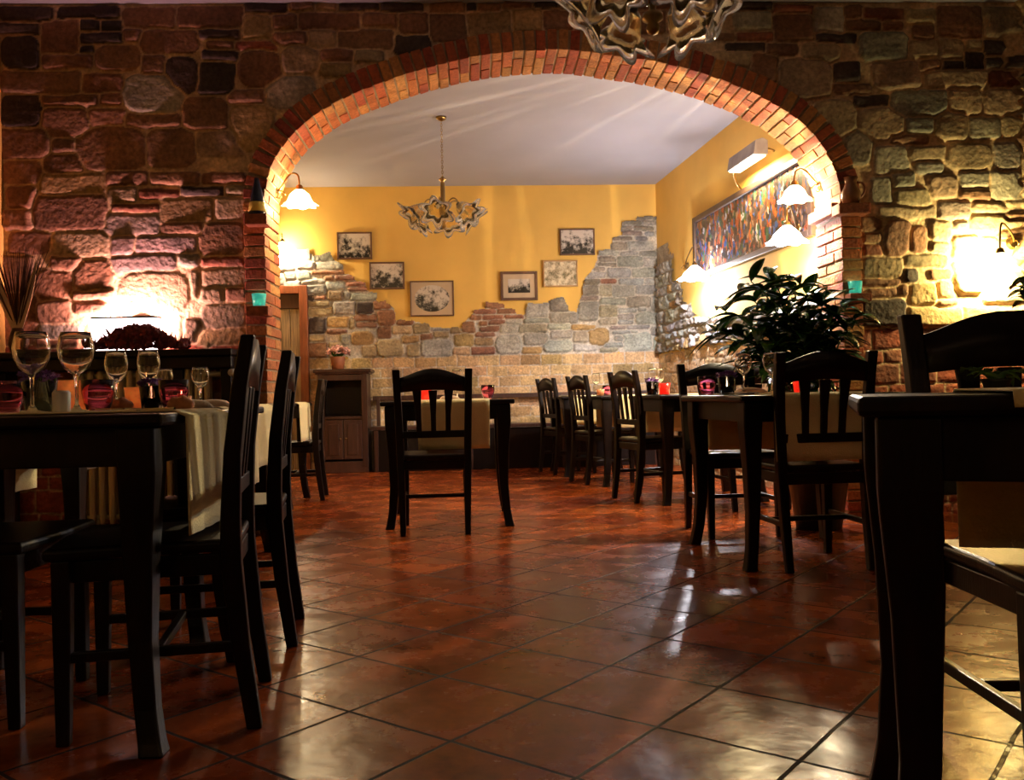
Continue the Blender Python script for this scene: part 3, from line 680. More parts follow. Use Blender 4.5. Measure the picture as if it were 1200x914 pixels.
q = onR(806, 312, .01); sp = onR(814, 311, .2)
sconce(q, rn, sp, 'very bright lamp below the far end of the painting', PW['wall_far'], (.95, .92, 1), SHADEW, .14, .13, 'brass wall lamps with ruffled glass shades')
q = onR(938, 268, .02); sp = onR(922, 264, .3)  # added lamp standing in for a white reflection over the painting
sconce(q, rn, sp, 'very bright wide lamp added for a white reflection below the near end of the painting', PW['wall_low'], (.95, .92, 1), SHADEW, .125, .12, 'brass wall lamps with ruffled glass shades')
# picture lamp over the painting
c = onR(875, 184, .16); w = .55
t = thing('picture_lamp', 'grey oblong lamp on a brass arm above the painting', 'lamp', (c.x, c.y, c.z), math.atan2(rdir.y, rdir.x))
bm = bmesh.new()
rings(bm, [[(x, -.06, -.05), (x, .06, -.05), (x, .06, .06), (x, .02, .08), (x, -.04, .06)] for x in (-w/2, w/2)], True, True)
obj('housing', bm, mat('grey_metal', (.32, .28, .27), .4, .3), t, bev=.006)
bm = bmesh.new(); box(bm, (0, 0, -.055), (w-.04, .09, .012)); obj('tube_light', bm, emis('warm_tube', (1, .8, .5), 10), t)
bm = bmesh.new(); sgn = -sg
tube(bm, bez((-w/2+.02, 0, -.04), (-w/2-.1, sgn*.02, -.02), (-w/2-.12, sgn*.06, -.12), (-w/2-.2, sgn*.14, -.14), 10), .009)
ar2 = bm; tube(bm, bez((w/2-.1, 0, .0), (w/2-.1, sgn*.05, .03), (w/2-.1, sgn*.1, .03), (w/2-.1, sgn*.155, 0), 8), .009); obj('arm', bm, BRASS, t, True)
l = light('lamp_light', (0, 0, -.07), PW['picture_lamp'], (1, .74, .36), parent=t, kind='AREA', size=(w-.05, .08))
# lamp on the mantel at the left, lighting the stone wall
MZ = atY(200, 410, YW-.18).z
a = atY(106, 400, YW-.16); b = atY(184, 372, YW-.16)
t = thing('shelf_lamp', 'white oblong lamp glowing pink on the mantel against the stone wall', 'lamp', ((a.x+b.x)/2, YW-.12, MZ))
hh = b.z-MZ
bm = bmesh.new(); box(bm, (0, 0, hh/2), (b.x-a.x, .06, hh)); obj('diffuser', bm, emis('pink_white_diffuser', (1, .78, .78), 5), t, bev=.004)
bm = bmesh.new(); box(bm, (0, 0, hh+.005), (b.x-a.x, .07, .01)); obj('rim', bm, IRON, t)
light('lamp_light', (0, .035, hh*.75), PW['shelf'], (1, .45, .42), parent=t, kind='AREA', size=(b.x-a.x-.04, .05), rot=(math.radians(118), 0, 0))
# sconce on the lit stone at the right
q = atY(1185, 285, YW-.03); sp = atY(1172, 296, YW-.20)
sconce((q.x, YW-.04, q.z), (0, -1, 0), sp, 'bright lamp on the stone wall at the right edge', PW['right_wall'], (1, .80, .32), SHADE, .1, .11, 'brass wall lamps with ruffled glass shades', wash=PW['right_wash'])
# ------------------------------------------------------------------ chandeliers
def chandelier(loc, drop, label):
    """loc on the ceiling; drop to the finial"""
    t = thing('chandelier', label, 'chandelier', loc, 0, 'brass chandeliers with glass flower shades')
    bm = bmesh.new(); lathe(bm, [(.0001, 0), (.045, -.002), (.04, -.02), (.012, -.035), (.0001, -.036)], 20); obj('ceiling_rose', bm, BRASS, t, 'auto')
    zs = -drop+.42
    bm = bmesh.new(); n = int((-zs-.03)/.022)
    for i in range(n):
        z = -.035-(i+.5)*(-zs-.035)/n; L_ = (-zs-.035)/n*.75
        p = []
        for k in range(9):
            a = 2*PI*k/8; x = math.cos(a)*.008; zz = math.sin(a)*L_
            p.append((x, 0, z+zz) if i % 2 else (0, x, z+zz))
        tube(bm, p, .0022, 5, False)
    obj('chain', bm, BRASS, t, True)
    bm = bmesh.new()
    lathe(bm, [(.0001, zs+.02), (.012, zs+.01), (.03, zs), (.032, zs-.01), (.016, zs-.02), (.019, zs-.04), (.019, zs-.22), (.03, zs-.235), (.012, zs-.25), (.014, zs-.32), (.04, zs-.335), (.042, zs-.355), (.02, zs-.37), (.028, zs-.39), (.02, zs-.41), (.0001, zs-.42)], 20)
    obj('stem', bm, BRASS, t, True)
    for k in range(6):
        a = k*PI/3+.35; d = Vector((math.cos(a), math.sin(a), 0))
        bm = bmesh.new()
        tube(bm, bez(d*.02+Vector((0, 0, zs-.30)), d*.04+Vector((0, 0, zs-.16)), d*.15+Vector((0, 0, zs-.14)), d*.17+Vector((0, 0, zs-.24)), 10), .006, 7)
        ar = obj('arm', bm, BRASS, t, True)
        bm = bmesh.new(); ax = (d*.75+Vector((0, 0, -.62))).normalized()
        lathe(bm, [(.0001, .012), (.018, .01), (.022, 0), (.02, -.02)], 14)
        Q = (-ax).to_track_quat('Z', 'X').to_matrix().to_4x4(); Q.translation = d*.17+Vector((0, 0, zs-.24))
        bmesh.ops.transform(bm, matrix=Q, verts=bm.verts); obj('socket', bm, IRON, ar, True)
        bm = bmesh.new()
        pr = [(.02, -.01), (.042, -.03), (.056, -.065), (.064, -.105, .4), (.088, -.14, 1)]
        lathe(bm, pr, 60, ruffle=.18, nr=6)
        bmesh.ops.transform(bm, matrix=Q, verts=bm.verts)
        s = obj('glass_shade', bm, AGLASS, ar, True)
        md = s.modifiers.new('thick', 'SOLIDIFY'); md.thickness = .004
        bm = bmesh.new(); lathe(bm, [(.0885, -.1405, 1), (.104, -.151, 1.2), (.126, -.158, 1.4)], 60, ruffle=.18, nr=6)
        bmesh.ops.transform(bm, matrix=Q, verts=bm.verts); lp = obj('glass_lip', bm, LIPG, ar, True); md = lp.modifiers.new('thick', 'SOLIDIFY'); md.thickness = .0025
        bm = bmesh.new(); lathe(bm, [(.0001, -.02), (.012, -.025), (.016, -.05), (.012, -.075), (.0001, -.085)], 12)
        bmesh.ops.transform(bm, matrix=Q, verts=bm.verts); obj('bulb', bm, CERAM, ar, True)
    return t
hk = atZ(517, 137, HC); zf = atY(519, 264, hk.y).z
c1 = chandelier((hk.x, hk.y, HC), HC-zf+.03, 'unlit brass chandelier hanging by a chain before the yellow wall')
fx = atY(765, 28, 3.5)
c2 = dup(c1, (fx.x, 3.5, HC), .45, 'near chandelier of glass flowers, cut by the top edge of the photo')
# ------------------------------------------------------------------ furniture
def make_table(name, label, w=.8, d=.8, h=.76, lw=.042):
    t = thing(name, label, 'table')
    bm = bmesh.new(); box(bm, (0, 0, h-.014), (w, d, .028)); obj('tabletop', bm, WOOD, t, bev=.008)
    bm = bmesh.new(); i = .055
    for s in (-1, 1):
        box(bm, (0, s*(d/2-i-.01), h-.028-.045), (w-2*i-.08, .022, .09)); box(bm, (s*(w/2-i-.01), 0, h-.028-.045), (.022, d-2*i-.08, .09))
    obj('apron', bm, WOOD, t, bev=.003)
    for sx in (-1, 1):
        for sy in (-1, 1):
            bm = bmesh.new(); secs = []
            for z, a, o_ in ((h-.028, lw, 0), (h-.13, lw, 0), (h-.16, lw*.96, .0), (.45, lw*.80, -.006), (.25, lw*.64, -.006), (.1, lw*.58, .006), (.03, lw*.60, .018), (0, lw*.66, .024)):
                secs.append((sx*(w/2-i-.012+o_*1), sy*(d/2-i-.012+o_), z, a, a))
            loft(bm, secs); obj('leg', bm, WOOD, t, bev=.006)
    return t
def make_chair(label):
    t = thing('dining_chair', label, 'chair', group='dark wooden dining chairs')
    bm = bmesh.new(); n = 9; R = []
    for k, (z, s) in enumerate(((.425, .97), (.432, 1), (.448, 1), (.455, .97))):
        R.append([((.215 if y > 0 else .19)*x*s, y*.21*s, z) for x, y in ((-1, -1), (0, -1.02), (1, -1), (1.02, 0), (1, 1), (0, 1.06), (-1, 1), (-1.02, 0))])
    rings(bm, R); obj('seat', bm, WOOD, t, bev=.004)
    for s in (-1, 1):
        bm = bmesh.new(); loft(bm, [(s*.185, .175, .425, .021, .021), (s*.185, .175, .3, .02, .02), (s*.185, .178, .0, .015, .015)]); obj('leg', bm, WOOD, t, bev=.004)
        bm = bmesh.new(); loft(bm, [(s*.182, -.245, 0, .016, .018), (s*.186, -.218, .2, .019, .021), (s*.19, -.20, .40, .021, .024), (s*.192, -.20, .50, .021, .023), (s*.197, -.208, .66, .021, .020), (s*.202, -.228, .82, .021, .018), (s*.205, -.250, .94, .022, .016)])
        obj('back_post', bm, WOOD, t, bev=.005)
    bm = bmesh.new()
    for s in (-1, 1): box(bm, (s*.17, -.01, .395), (.02, .36, .05)); box(bm, (s*.185, -.03, .2), (.018, .38, .024))
    box(bm, (0, .175, .395), (.34, .02, .05)); box(bm, (0, -.198, .395), (.35, .02, .05)); box(bm, (0, -.03, .2), (.35, .02, .022))
    obj('seat_frame', bm, WOOD, t, bev=.003)
    # crest rail: arched top edge
    bm = bmesh.new(); R = []
    yb = lambda z: -.197-(z-.5)*.108
    for i in range(17):
        x = -.188+.376*i/16; q = math.cos(x/.188*PI/2)
        zt = .893+.05*max(0, q)**1.3; zb = .81+.012*q
        R.append([(x, yb(zb)-.012, zb), (x, yb(zb)+.012, zb), (x, yb(zt)+.011, zt), (x, yb(zt)-.011, zt)])
    rings(bm, R); obj('crest_rail', bm, WOOD, t, 'auto')
    bm = bmesh.new(); box(bm, (0, yb(.57), .57), (.37, .02, .04)); obj('lower_rail', bm, WOOD, t, bev=.003)
    for k in (-1, 0, 1):
        bm = bmesh.new()
        loft(bm, [(k*.082, yb(.585), .585, .015, .007), (k*.084, yb(.68), .68, .015, .007), (k*.088, yb(.76), .76, .02, .007), (k*.09, yb(.82), .82, .026, .007)])
        obj('slat', bm, WOOD, t, bev=.003)
    return t
tabA = make_table('dining_table', 'near left dark table laid with wine glasses and candles')
def tpos(o, x, y, rz=0): o.location = (x, y, 0); o.rotation_euler = (0, 0, rz)
tpos(tabA, -1.08, 2.39); tabA['group'] = 'dark wooden dining tables'
TG = 'dark wooden dining tables'
def T(x, y, rz, label): return dup(tabA, (x, y, 0), rz, label, TG)
tB = T(-1.24, 3.27, 0, 'second dark table on the left, beyond the near laid one')
tC = T(-1.42, 4.36, 0, 'third dark table on the left, beside the radiator')
tD = T(-1.68, 6.85, 0, 'dark table on the left beyond the arch, before the cabinet')
tE = T(-.145, 5.72, 0, 'central dark table standing under the arch')
tF = T(1.51, 4.22, .09, 'dark table at the right with wine glasses, before the plant')
tG = T(1.64, 6.50, .1, 'nearest dark table along the right wall of the back room')
tH = T(1.42, 7.82, .1, 'middle dark table along the right wall of the back room')
tI = T(1.20, 8.82, .1, 'farthest dark table in the corner of the back room')
tJ = T(.663+.31*.927+.165*.375+.0, 1.3-.31*.375+.165*.927+.0, -.384, 'very near dark table filling the lower right corner'); tJ.scale = (1, .72, 1.013)
ch0 = make_chair('central dark chair with its back to us, pushed up to the central table')
ch0.location = (-.225, 5.33, 0)
CG = 'dark wooden dining chairs'
ch0.rotation_euler = (0, 0, .02)
def C(x, y, rz, label): return dup(ch0, (x, y, 0), rz, label, CG)
def chair_posts(n, f, label, faces=1):
    """n, f: floor points (x,y) under the two back posts' feet; the chair faces to the right of n->f when faces=1, left when -1"""
    n = Vector(n); f = Vector(f); d = (f-n).normalized(); m = (n+f)/2
    out = Vector((d.y, -d.x))*faces           # direction the chair faces
    c = m+out*.245
    return C(c.x, c.y, math.atan2(out.y, out.x)-PI/2, label)
chair_posts((-.535, 2.17), (-.595, 2.55), 'nearest chair at the left, seen edge-on at the end of the near table', -1)
chair_posts((-.587, 2.88), (-.635, 3.26), 'second chair from the left aisle edge, tucked to the second table', -1)
chair_posts((-1.17, 7.0), (-1.20, 7.38), 'chair seen edge-on beside the cabinet, beyond the arch on the left', -1)
C(-1.30, 2.42, -PI/2, 'dark chair at the left edge with only its front showing under the table')
chair_posts((1.33, 3.755), (1.70, 3.775), 'right-hand chair with its back to us, over a cream runner', -1)
C(1.42, 4.86, PI+.06, 'chair facing us at the far side of the right-hand table')
C(1.84, 5.98, .1, 'chair partly hidden behind wine glasses and the plant')
chair_posts((1.15, 6.27), (1.04, 6.65), 'nearest chair of the row along the right of the back room', 1)
chair_posts((.97, 7.6), (.865, 7.98), 'middle chair of the row along the right of the back room', 1)
chair_posts((.79, 8.6), (.665, 8.98), 'farthest chair of the row along the right of the back room', 1)
C(1.15, 1.66, PI-.06, 'very near chair facing us behind the near right table')
# ------------------------------------------------------------------ runners
def runner(cx, cy, rz, label, w=.43, L_=.8, along='y', d1=.29, d2=.29, h=.762, wob=1):
    t = bpy.data.objects.new('table_runner', None); bpy.data.objects.remove(t)
    bm = bmesh.new(); n = 40; R = []; top = L_/2+.006
    s0 = -(top+d1); s1 = top+d2; ph = random.uniform(0, 6)
    path = []
    for i in range(n+1):
        s = s0+(s1-s0)*i/n
        if s < -top: p = (-top-.006, h+(s+top))
        elif s > top: p = (top+.006, h-(s-top))
        else: p = (s, h+.001)
        path.append((s, p))
    nw = 14
    for s, (a, z) in path:
        hang = max(0, abs(s)-top)
        row = []
        for k in range(nw+1):
            u = -w/2+w*k/nw
            off = hang*(.03*math.sin(u*26+ph)+.02*math.sin(u*47+2*ph))*wob
            a2 = a+(abs(off)*(1 if a > 0 else -1) if hang > 0 else 0)
            sh = u*(1-hang*.08)
            row.append((sh, a2, z) if along == 'y' else (a2, sh, z))
        R.append(row)
    rings(bm, R, False, False)
    o = obj('table_runner', bm, CLOTH, None, True); o.location = (cx, cy, 0); o.rotation_euler = (0, 0, rz)
    md = o.modifiers.new('thick', 'SOLIDIFY'); md.thickness = .003; md.offset = 1
    tag(o, label, 'runner', 'cream linen table runners'); return o
runner(-.11, 5.72, 0, 'cream runner hanging over the front of the central table')
runner(1.47, 4.22, .09, 'cream runner over the right-hand table with the wine glasses')
runner(-1.08, 2.30, 0, 'cream runner hanging over the end of the near left table', along='x', w=.36, wob=.35)
runner(-1.24, 3.27, 0, 'cream runner over the second table on the left', along='x')
runner(-1.42, 4.40, 0, 'cream runner at the end of the third left-hand table, showing between two chairs', along='x')
runner(-1.68, 6.85, 0, 'cream runner on the table before the cabinet', along='x')
runner(1.58, 6.50, .1, 'cream runner on the nearest of the right wall tables', w=.4, d1=.27)
runner(1.38, 7.82, .1, 'cream runner on the middle one of the right wall tables', w=.4, d1=.27)
runner(1.10, 8.82, .1, 'cream runner on the corner table', w=.4, d1=.27)
runner(tJ.location.x-.0, tJ.location.y-.02, -.384, 'cream runner hanging behind the very near right table', d1=.02, d2=.3, w=.44, L_=.576, h=.773)
# ------------------------------------------------------------------ tableware
TZ = .765
def wine_glass(label, loc, H_=.205, R_=.045):
    t = thing('wine_glass', label, 'glass', loc, 0, 'wine glasses')
    k = H_/.205; r = R_/.045
    bm = bmesh.new(); lathe(bm, [(.0001, .095*k), (.012*r, .098*k), (.03*r, .113*k), (.042*r, .14*k), (.045*r, .165*k), (.040*r, .19*k), (.036*r, .205*k), (.0345*r, .205*k), (.0385*r, .19*k), (.0434*r, .165*k), (.0404*r, .14*k), (.028*r, .115*k), (.0001, .1*k)], 32)
    obj('bowl', bm, GLASS, t, True)
    bm = bmesh.new(); lathe(bm, [(.0001, 0), (.036*r, 0), (.036*r, .002), (.012*r, .007), (.0045, .02), (.0038, .06*k), (.006, .09*k), (.009, .096*k), (.0001, .0945*k)], 24)
    obj('stem', bm, GLASS, t, True); return t
def glass_at(px, Y, label, H_, R_, src=None):
    p = atZ(px, 500, TZ); x = ray(px, 470).x/ray(px, 470).y*Y
    if src: o = dup(src, (x, Y, TZ), 0, label); return o
    return wine_glass(label, (x, Y, TZ), H_, R_)
g = glass_at(38, 2.24, 'large wine glass, leftmost on the near table', .198, .043)
glass_at(90, 2.28, 'large wine glass, second from the left on the near table', 0, 0, g)
g2 = glass_at(137, 3.02, 'smaller wine glass beside the second pink tumbler', .19, .037)
glass_at(175, 3.02, 'smaller wine glass in front of the radiator', 0, 0, g2)
g3 = glass_at(235, 3.42, 'small stemmed glass near the end of the second left table', .15, .033)
glass_at(193, 3.5, 'small stemmed glass half hidden behind a smaller wine glass', 0, 0, g3)
glass_at(872, 4.35, 'wine glass before the plant, left of the pair on the right-hand table', 0, 0, g)
glass_at(905, 4.3, 'wine glass before the plant, right of the pair on the right-hand table', 0, 0, g)
glass_at(699, 7.7, 'wine glass on the middle table of the back room', 0, 0, g2)
glass_at(766, 6.4, 'wine glass among flowers on the nearest back room table', 0, 0, g2)
glass_at(774, 6.6, 'second wine glass among flowers on the nearest back room table', 0, 0, g2)
glass_at(536, 5.75, 'wine glass rising behind the right post of the central chair', 0, 0, g2)
def tumbler(label, loc):
    t = thing('tumbler', label, 'glass', loc, 0, 'pink water tumblers')
    bm = bmesh.new(); lathe(bm, [(.0001, 0), (.028, 0), (.036, .02), (.042, .05), (.043, .085), (.0405, .085), (.0395, .05), (.034, .024), (.026, .008), (.0001, .008)], 32); obj('cup', bm, PGLASS, t, True)
    return t
def xat(px, Y): return ray(px, 470).x/ray(px, 470).y*Y
tu = tumbler('pink tumbler cut by the left edge', (xat(8, 2.45), 2.45, TZ))
for px, Y, l in ((115, 2.5, 'pink tumbler right of the glowing lantern'), (204, 2.68, 'pink tumbler nearest the end of the near left table'), (572, 5.6, 'pink tumbler at the right of the central table'),
                 (829, 4.1, 'pink tumbler at the left of the right-hand table'), (712, 7.8, 'pink tumbler on the middle back room table')):
    dup(tu, (xat(px, Y), Y, TZ), 0, l)
def votive(label, loc, gm, col, power, R_=.035, H_=.065, group='votive candles', lid=None):
    t = thing('candle_holder', label, 'candle', loc, 0, group)
    bm = bmesh.new(); lathe(bm, [(.0001, 0), (R_*.8, 0), (R_, H_), (R_*.93, H_), (R_*.74, .008), (.0001, .008)], 24); obj('glass_cup', bm, gm, t, True)
    bm = bmesh.new(); lathe(bm, [(.0001, .009), (.016, .009), (.016, .024), (.0001, .025)], 16); obj('candle', bm, WAX, t, True)
    bm = bmesh.new(); lathe(bm, [(.0001, .026), (.005, .031), (.0055, .036), (.003, .045), (.0001, .052)], 10); obj('flame', bm, FLAME, t, True)
    light('flame_light', (0, 0, H_*.55), power*.45, col, .012, t)
    return t
votive('teal glass candle on the left pillar ledge', (LC.x, LC.y-.0, LC.z), TGLASS, (.4, 1, .85), .35, .042, .075)
votive('teal glass candle on the right pillar ledge', (RC.x-.01, RC.y, RC.z), TGLASS, (.4, 1, .85), .35, .042, .075)
votive('red glass candle on the central table behind the chair slats', (xat(499, 5.6), 5.6, TZ), RGLASS, (1, .2, .08), .5)
votive('red glass candle behind the slats of the right-hand chair', (xat(938, 4.2), 4.2, TZ), RGLASS, (1, .2, .08), .5)
votive('red glass candle on the nearest back room table', (xat(779, 6.3), 6.3, TZ), RGLASS, (1, .25, .1), .6, .042, .08)
votive('small glowing candle in clear glass on the middle back room table', (xat(704, 7.6), 7.6, TZ), CGLASS, (1, .6, .3), .5, .035, .05)
votive('orange glowing candle on the second left table', (xat(159, 2.95), 2.95, TZ), CGLASS, (1, .45, .15), .5, .035, .07)
lan = votive('large frosted candle lantern glowing orange behind a white candle', (xat(81, 2.52), 2.52, TZ), CGLASS, (1, .5, .18), .6, .05, .085)
votive('tiny candle glowing at the end of the second left table', (xat(217, 3.1), 3.1, TZ), CGLASS, (1, .6, .3), .25, .022, .04)
bm = bmesh.new(); lathe(bm, [(.0001, 0), (.02, 0), (.021, .004), (.021, .048), (.017, .053), (.0001, .054)], 24)
o = obj('pillar_candle', bm, WAX, None, True); o.location = (xat(72, 2.25), 2.25, TZ); tag(o, 'stubby white candle before the orange lantern', 'candle')
def posy(label, loc, pm, s=1, pot=DARKP, glassy=True, n=60, spread=.045, hz=.09, leafm=LEAF2, group='small table flower arrangements'):
    t = thing('flower_arrangement', label, 'flowers', loc, 0, group)
    bm = bmesh.new(); lathe(bm, [(.0001, 0), (.024*s, 0), (.031*s, .05*s), (.029*s, .052*s), (.0001, .048*s)], 20); obj('pot', bm, pot, t, True)
    if glassy:
        bm = bmesh.new(); lathe(bm, [(.0001, -.001), (.034*s, -.001), (.042*s, .08*s), (.0405*s, .08*s), (.033*s, .002), (.0001, .002)], 24); obj('glass_vase', bm, GLASS, t, True)
    bm = bmesh.new()
    for i in range(n):
        a = random.uniform(0, 6.28); r = spread*s*math.sqrt(random.random()); z = (hz+.02*random.random())*s-r*.3
        M_ = Matrix.Translation((r*math.cos(a), r*math.sin(a), z)) @ Matrix.Rotation(random.uniform(-.8, .8), 4, 'X') @ Matrix.Rotation(random.uniform(-.8, .8), 4, 'Y')
        for k in range(5):
            aa = k*2*PI/5; q = .009*s
            vs = [M_ @ Vector(p) for p in ((0, 0, 0), (q*math.cos(aa-.5), q*math.sin(aa-.5), .003), (q*1.4*math.cos(aa), q*1.4*math.sin(aa), .004), (q*math.cos(aa+.5), q*math.sin(aa+.5), .003))]
            bm.faces.new([bm.verts.new(v) for v in vs])
    obj('blossoms', bm, pm, t)
    bm = bmesh.new()
    for i in range(24):
        a = random.uniform(0, 6.28); r = spread*s*random.uniform(.3, 1)
        tube(bm, [(.4*r*math.cos(a)*.5, .4*r*math.sin(a)*.5, .045*s), (r*math.cos(a)*.7, r*math.sin(a)*.7, .07*s), (r*math.cos(a), r*math.sin(a), hz*s)], [.0012, .004*s, .0006], 4)
    obj('leaves', bm, leafm, t); return t
posy('purple flowers in a glass at the left of the near table', (xat(47, 2.33), 2.33, TZ), LAV, 1)
posy('purple flowers in a glass beside the orange candle on the second left table', (xat(172, 2.80)-.02, 2.90, TZ), LAV, .9)
posy('purple flowers in a glass at the left of the right-hand table', (xat(852, 4.15), 4.15, TZ), LAV, 1)
posy('purple flowers on the nearest back room table', (xat(765, 6.25), 6.25, TZ), LAV, 1.1)
fp = onB(397, 432, .3)
# ------------------------------------------------------------------ cutlery, napkins, bread
def cutlery(kind, label, x, y, rz, z=TZ):
    bm = bmesh.new()
    if kind == 'knife':
        loft(bm, []) if False else None
        R = [[(-.006, yy, z0), (.006, yy, z0), (.006, yy, z0+.003), (-.006, yy, z0+.003)] for yy, z0 in ((-.1, 0), (-.02, .001), (0, 0))]
        rings(bm, R); R = [[(-.009*s_, yy, 0), (.007, yy, 0), (.007, yy, .0015), (-.009*s_, yy, .0015)] for yy, s_ in ((0, .6), (.03, 1), (.08, 1), (.11, -.5))]; rings(bm, R)
    else:
        tube(bm, [(0, -.1, .002), (0, -.02, .003), (0, .03, .006)], [.006, .003, .003], 6); box(bm, (0, .045, .006), (.022, .03, .002))
        for k in range(4): box(bm, (-.009+.006*k, .08, .006), (.0028, .045, .002))
    o = obj(kind, bm, STEEL); o.location = (x, y, z); o.rotation_euler = (0, 0, rz); tag(o, label, kind, 'table cutlery')
cutlery('knife', 'knife lying before the second pink tumbler', xat(130, 2.2), 2.2, 1.0)
cutlery('fork', 'fork lying before the purple flowers near the orange candle', xat(160, 2.2), 2.2, 1.35)
cutlery('knife', 'knife gleaming at the far right end of the second left table', xat(243, 3.35), 3.35, 1.2)
cutlery('fork', 'fork lying at the edge of the right-hand table', xat(863, 4.0), 4.0, 1.5)
cutlery('knife', 'knife at the left edge of the right-hand table', xat(805, 4.1), 4.1, 1.4)
def roll(label, x, y, s=1, z=TZ):
    bm = bmesh.new(); bmesh.ops.create_uvsphere(bm, u_segments=20, v_segments=12, radius=1)
    for v in bm.verts: v.co = Vector((v.co.x*.045*s, v.co.y*.035*s, max(v.co.z, -.55)*.028*s+.0155*s)); v.co.z += .003*math.sin(v.co.x*200)
    o = obj('bread_roll', bm, BREAD, None, True); o.location = (x, y, z); tag(o, label, 'bread', 'bread rolls on the tables')
roll('bread roll beside the last pink tumbler on the near table', xat(212, 2.45), 2.45, .8)
roll('bread roll behind the fork on the near table', xat(141, 2.6), 2.6, .8)
def napkin(label, x, y, rz, z=TZ, s=1):
    bm = bmesh.new(); R = []
    for i in range(9):
        u = i/8; x_ = (u-.5)*.13*s; hh = (.022*math.sin(PI*u)**.3+.004)*s
        R.append([(x_, -.045*s, 0), (x_, .045*s, 0), (x_, .02*s, hh), (x_, -.02*s, hh*.9)])
    rings(bm, R); o = obj('napkin', bm, NAPK, None, 'auto'); o.location = (x, y, z); o.rotation_euler = (0, 0, rz); tag(o, label, 'napkin', 'folded cream napkins')
napkin('folded napkin at the right end of the near left table', xat(222, 2.56), 2.56, .3)
napkin('folded napkin on the central table behind the chair slats', xat(527, 5.75), 5.75, .1, s=1.0)
napkin('folded napkin on the right-hand table before the wine glasses', xat(890, 4.28), 4.42, .1, s=1.2)
napkin('folded napkin at the far end of the second left table', xat(258, 3.3), 3.2, .2)
# ------------------------------------------------------------------ cabinet in the back room with its pot of flowers
pl = onB(368, 500, .45); pr_ = onB(436, 500, .45); w = (pr_-pl).length; c = (pl+pr_)/2; zt = onB(400, 432.5, .45).z
t = thing('wooden_cabinet', 'dark wooden cabinet with two doors against the back wall', 'cabinet', (c.x-bn.x*.2, c.y-bn.y*.2, 0), math.atan2(bdir.y, bdir.x))
bm = bmesh.new(); box(bm, (0, 0, zt-.018), (w, .42, .036)); box(bm, (0, 0, zt-.045), (w-.04, .40, .02)); obj('top', bm, WOOD2, t, bev=.008)
bm = bmesh.new(); W2 = w-.09
for s in (-1, 1): box(bm, (s*(W2/2-.015), 0, (zt-.055)/2), (.03, .36, zt-.055)); box(bm, (s*(W2/2-.03), -.185, (zt-.055)/2+.03), (.06, .02, zt-.115))
box(bm, (0, .17, (zt-.055)/2), (W2, .02, zt-.055)); box(bm, (0, 0, .06), (W2, .38, .12)); box(bm, (0, 0, zt*.53), (W2, .36, .03)); box(bm, (0, -.185, zt-.09), (W2-.1, .02, .06))
obj('carcass', bm, WOOD2, t, bev=.004)
for s in (-1, 1):
    bm = bmesh.new(); dw = (W2-.12)/2; box(bm, (s*dw/2, -.185, zt*.32), (dw-.006, .022, zt*.38)); box(bm, (s*dw/2, -.199, zt*.32), (dw-.09, .012, zt*.38-.09)); d = obj('door', bm, WOOD2, t, bev=.005)
    bm = bmesh.new(); bmesh.ops.create_uvsphere(bm, u_segments=12, v_segments=8, radius=.011, matrix=Matrix.Translation((s*.03, -.21, zt*.33))); obj('knob', bm, BRASS, d, True)
bm = bmesh.new(); box(bm, (0, .1, zt*.73), (W2-.08, .02, zt*.33)); obj('niche_panel', bm, WOOD, t)
fx_ = onB(396, 425, .38); posy('pot of pale pink flowers on the wooden cabinet', (fx_.x, fx_.y, zt), PINKP, 2.6, TERRA, False, 120, .045, .075, LEAF, 'potted flowers')
# bench along the back wall
bl_ = backO+bdir*uB(438, 480)[0]; L_ = uB(765, 480)[0]-uB(438, 480)[0]
c = bl_+bdir*(L_/2)+bn*.26
t = thing('wooden_bench', 'long dark wooden bench with a back rail along the back wall', 'bench', (c.x, c.y, 0), math.atan2(bdir.y, bdir.x))
bm = bmesh.new(); box(bm, (0, -.02, .46), (L_, .36, .035)); obj('seat', bm, WOOD2, t, bev=.006)
bm = bmesh.new(); box(bm, (0, -.165, .22), (L_-.04, .02, .44)); obj('front_panel', bm, WOOD, t, bev=.004)
bm = bmesh.new(); box(bm, (0, .17, .78), (L_, .03, .05)); obj('back_rail', bm, WOOD2, t, bev=.006)
for k in range(4):
    x = -L_/2+.06+(L_-.12)*k/3
    bm = bmesh.new(); loft(bm, [(x, .17, 0, .022, .022), (x, .17, .80, .02, .018)]); obj('back_post', bm, WOOD2, t, bev=.004)
    bm = bmesh.new(); loft(bm, [(x, -.16, 0, .02, .02), (x, -.16, .445, .024, .024)]); obj('leg', bm, WOOD2, t, bev=.004)
# ------------------------------------------------------------------ mantel and radiator at the left
xa = XL+.01; xb = jl-.15
a = atY(290, 411, YW-.24)
t = thing('mantel_shelf', 'dark wooden mantel shelf along the stone wall over the radiator', 'shelf', ((xa+xb)/2, YW-.14, 0))
w = xb-xa
bm = bmesh.new(); box(bm, (0, 0, MZ-.02), (w, .22, .04)); box(bm, (0, .01, MZ-.075), (w-.02, .18, .07)); obj('shelf_board', bm, WOOD, t, bev=.008)
for xx in (-w/2+.05, w/2-.32, w/2-.05):
    bm = bmesh.new(); box(bm, (xx, .02, (MZ-.11)/2), (.06, .14, MZ-.11)); obj('support_post', bm, WOOD, t, bev=.006)
bm = bmesh.new(); box(bm, (w/2-.185, .05, .42), (.2, .03, .84)); obj('side_panel', bm, DOORW, t, bev=.004)
rx0 = atY(150, 450, YW-.14).x; rx1 = atY(250, 450, YW-.14).x; rt = atY(200, 431, YW-.14).z
t = thing('column_radiator', 'cream column radiator under the mantel shelf', 'radiator', ((rx0+rx1)/2-.14, YW-.12, 0))
n = 14; wr = rx1-rx0+.28
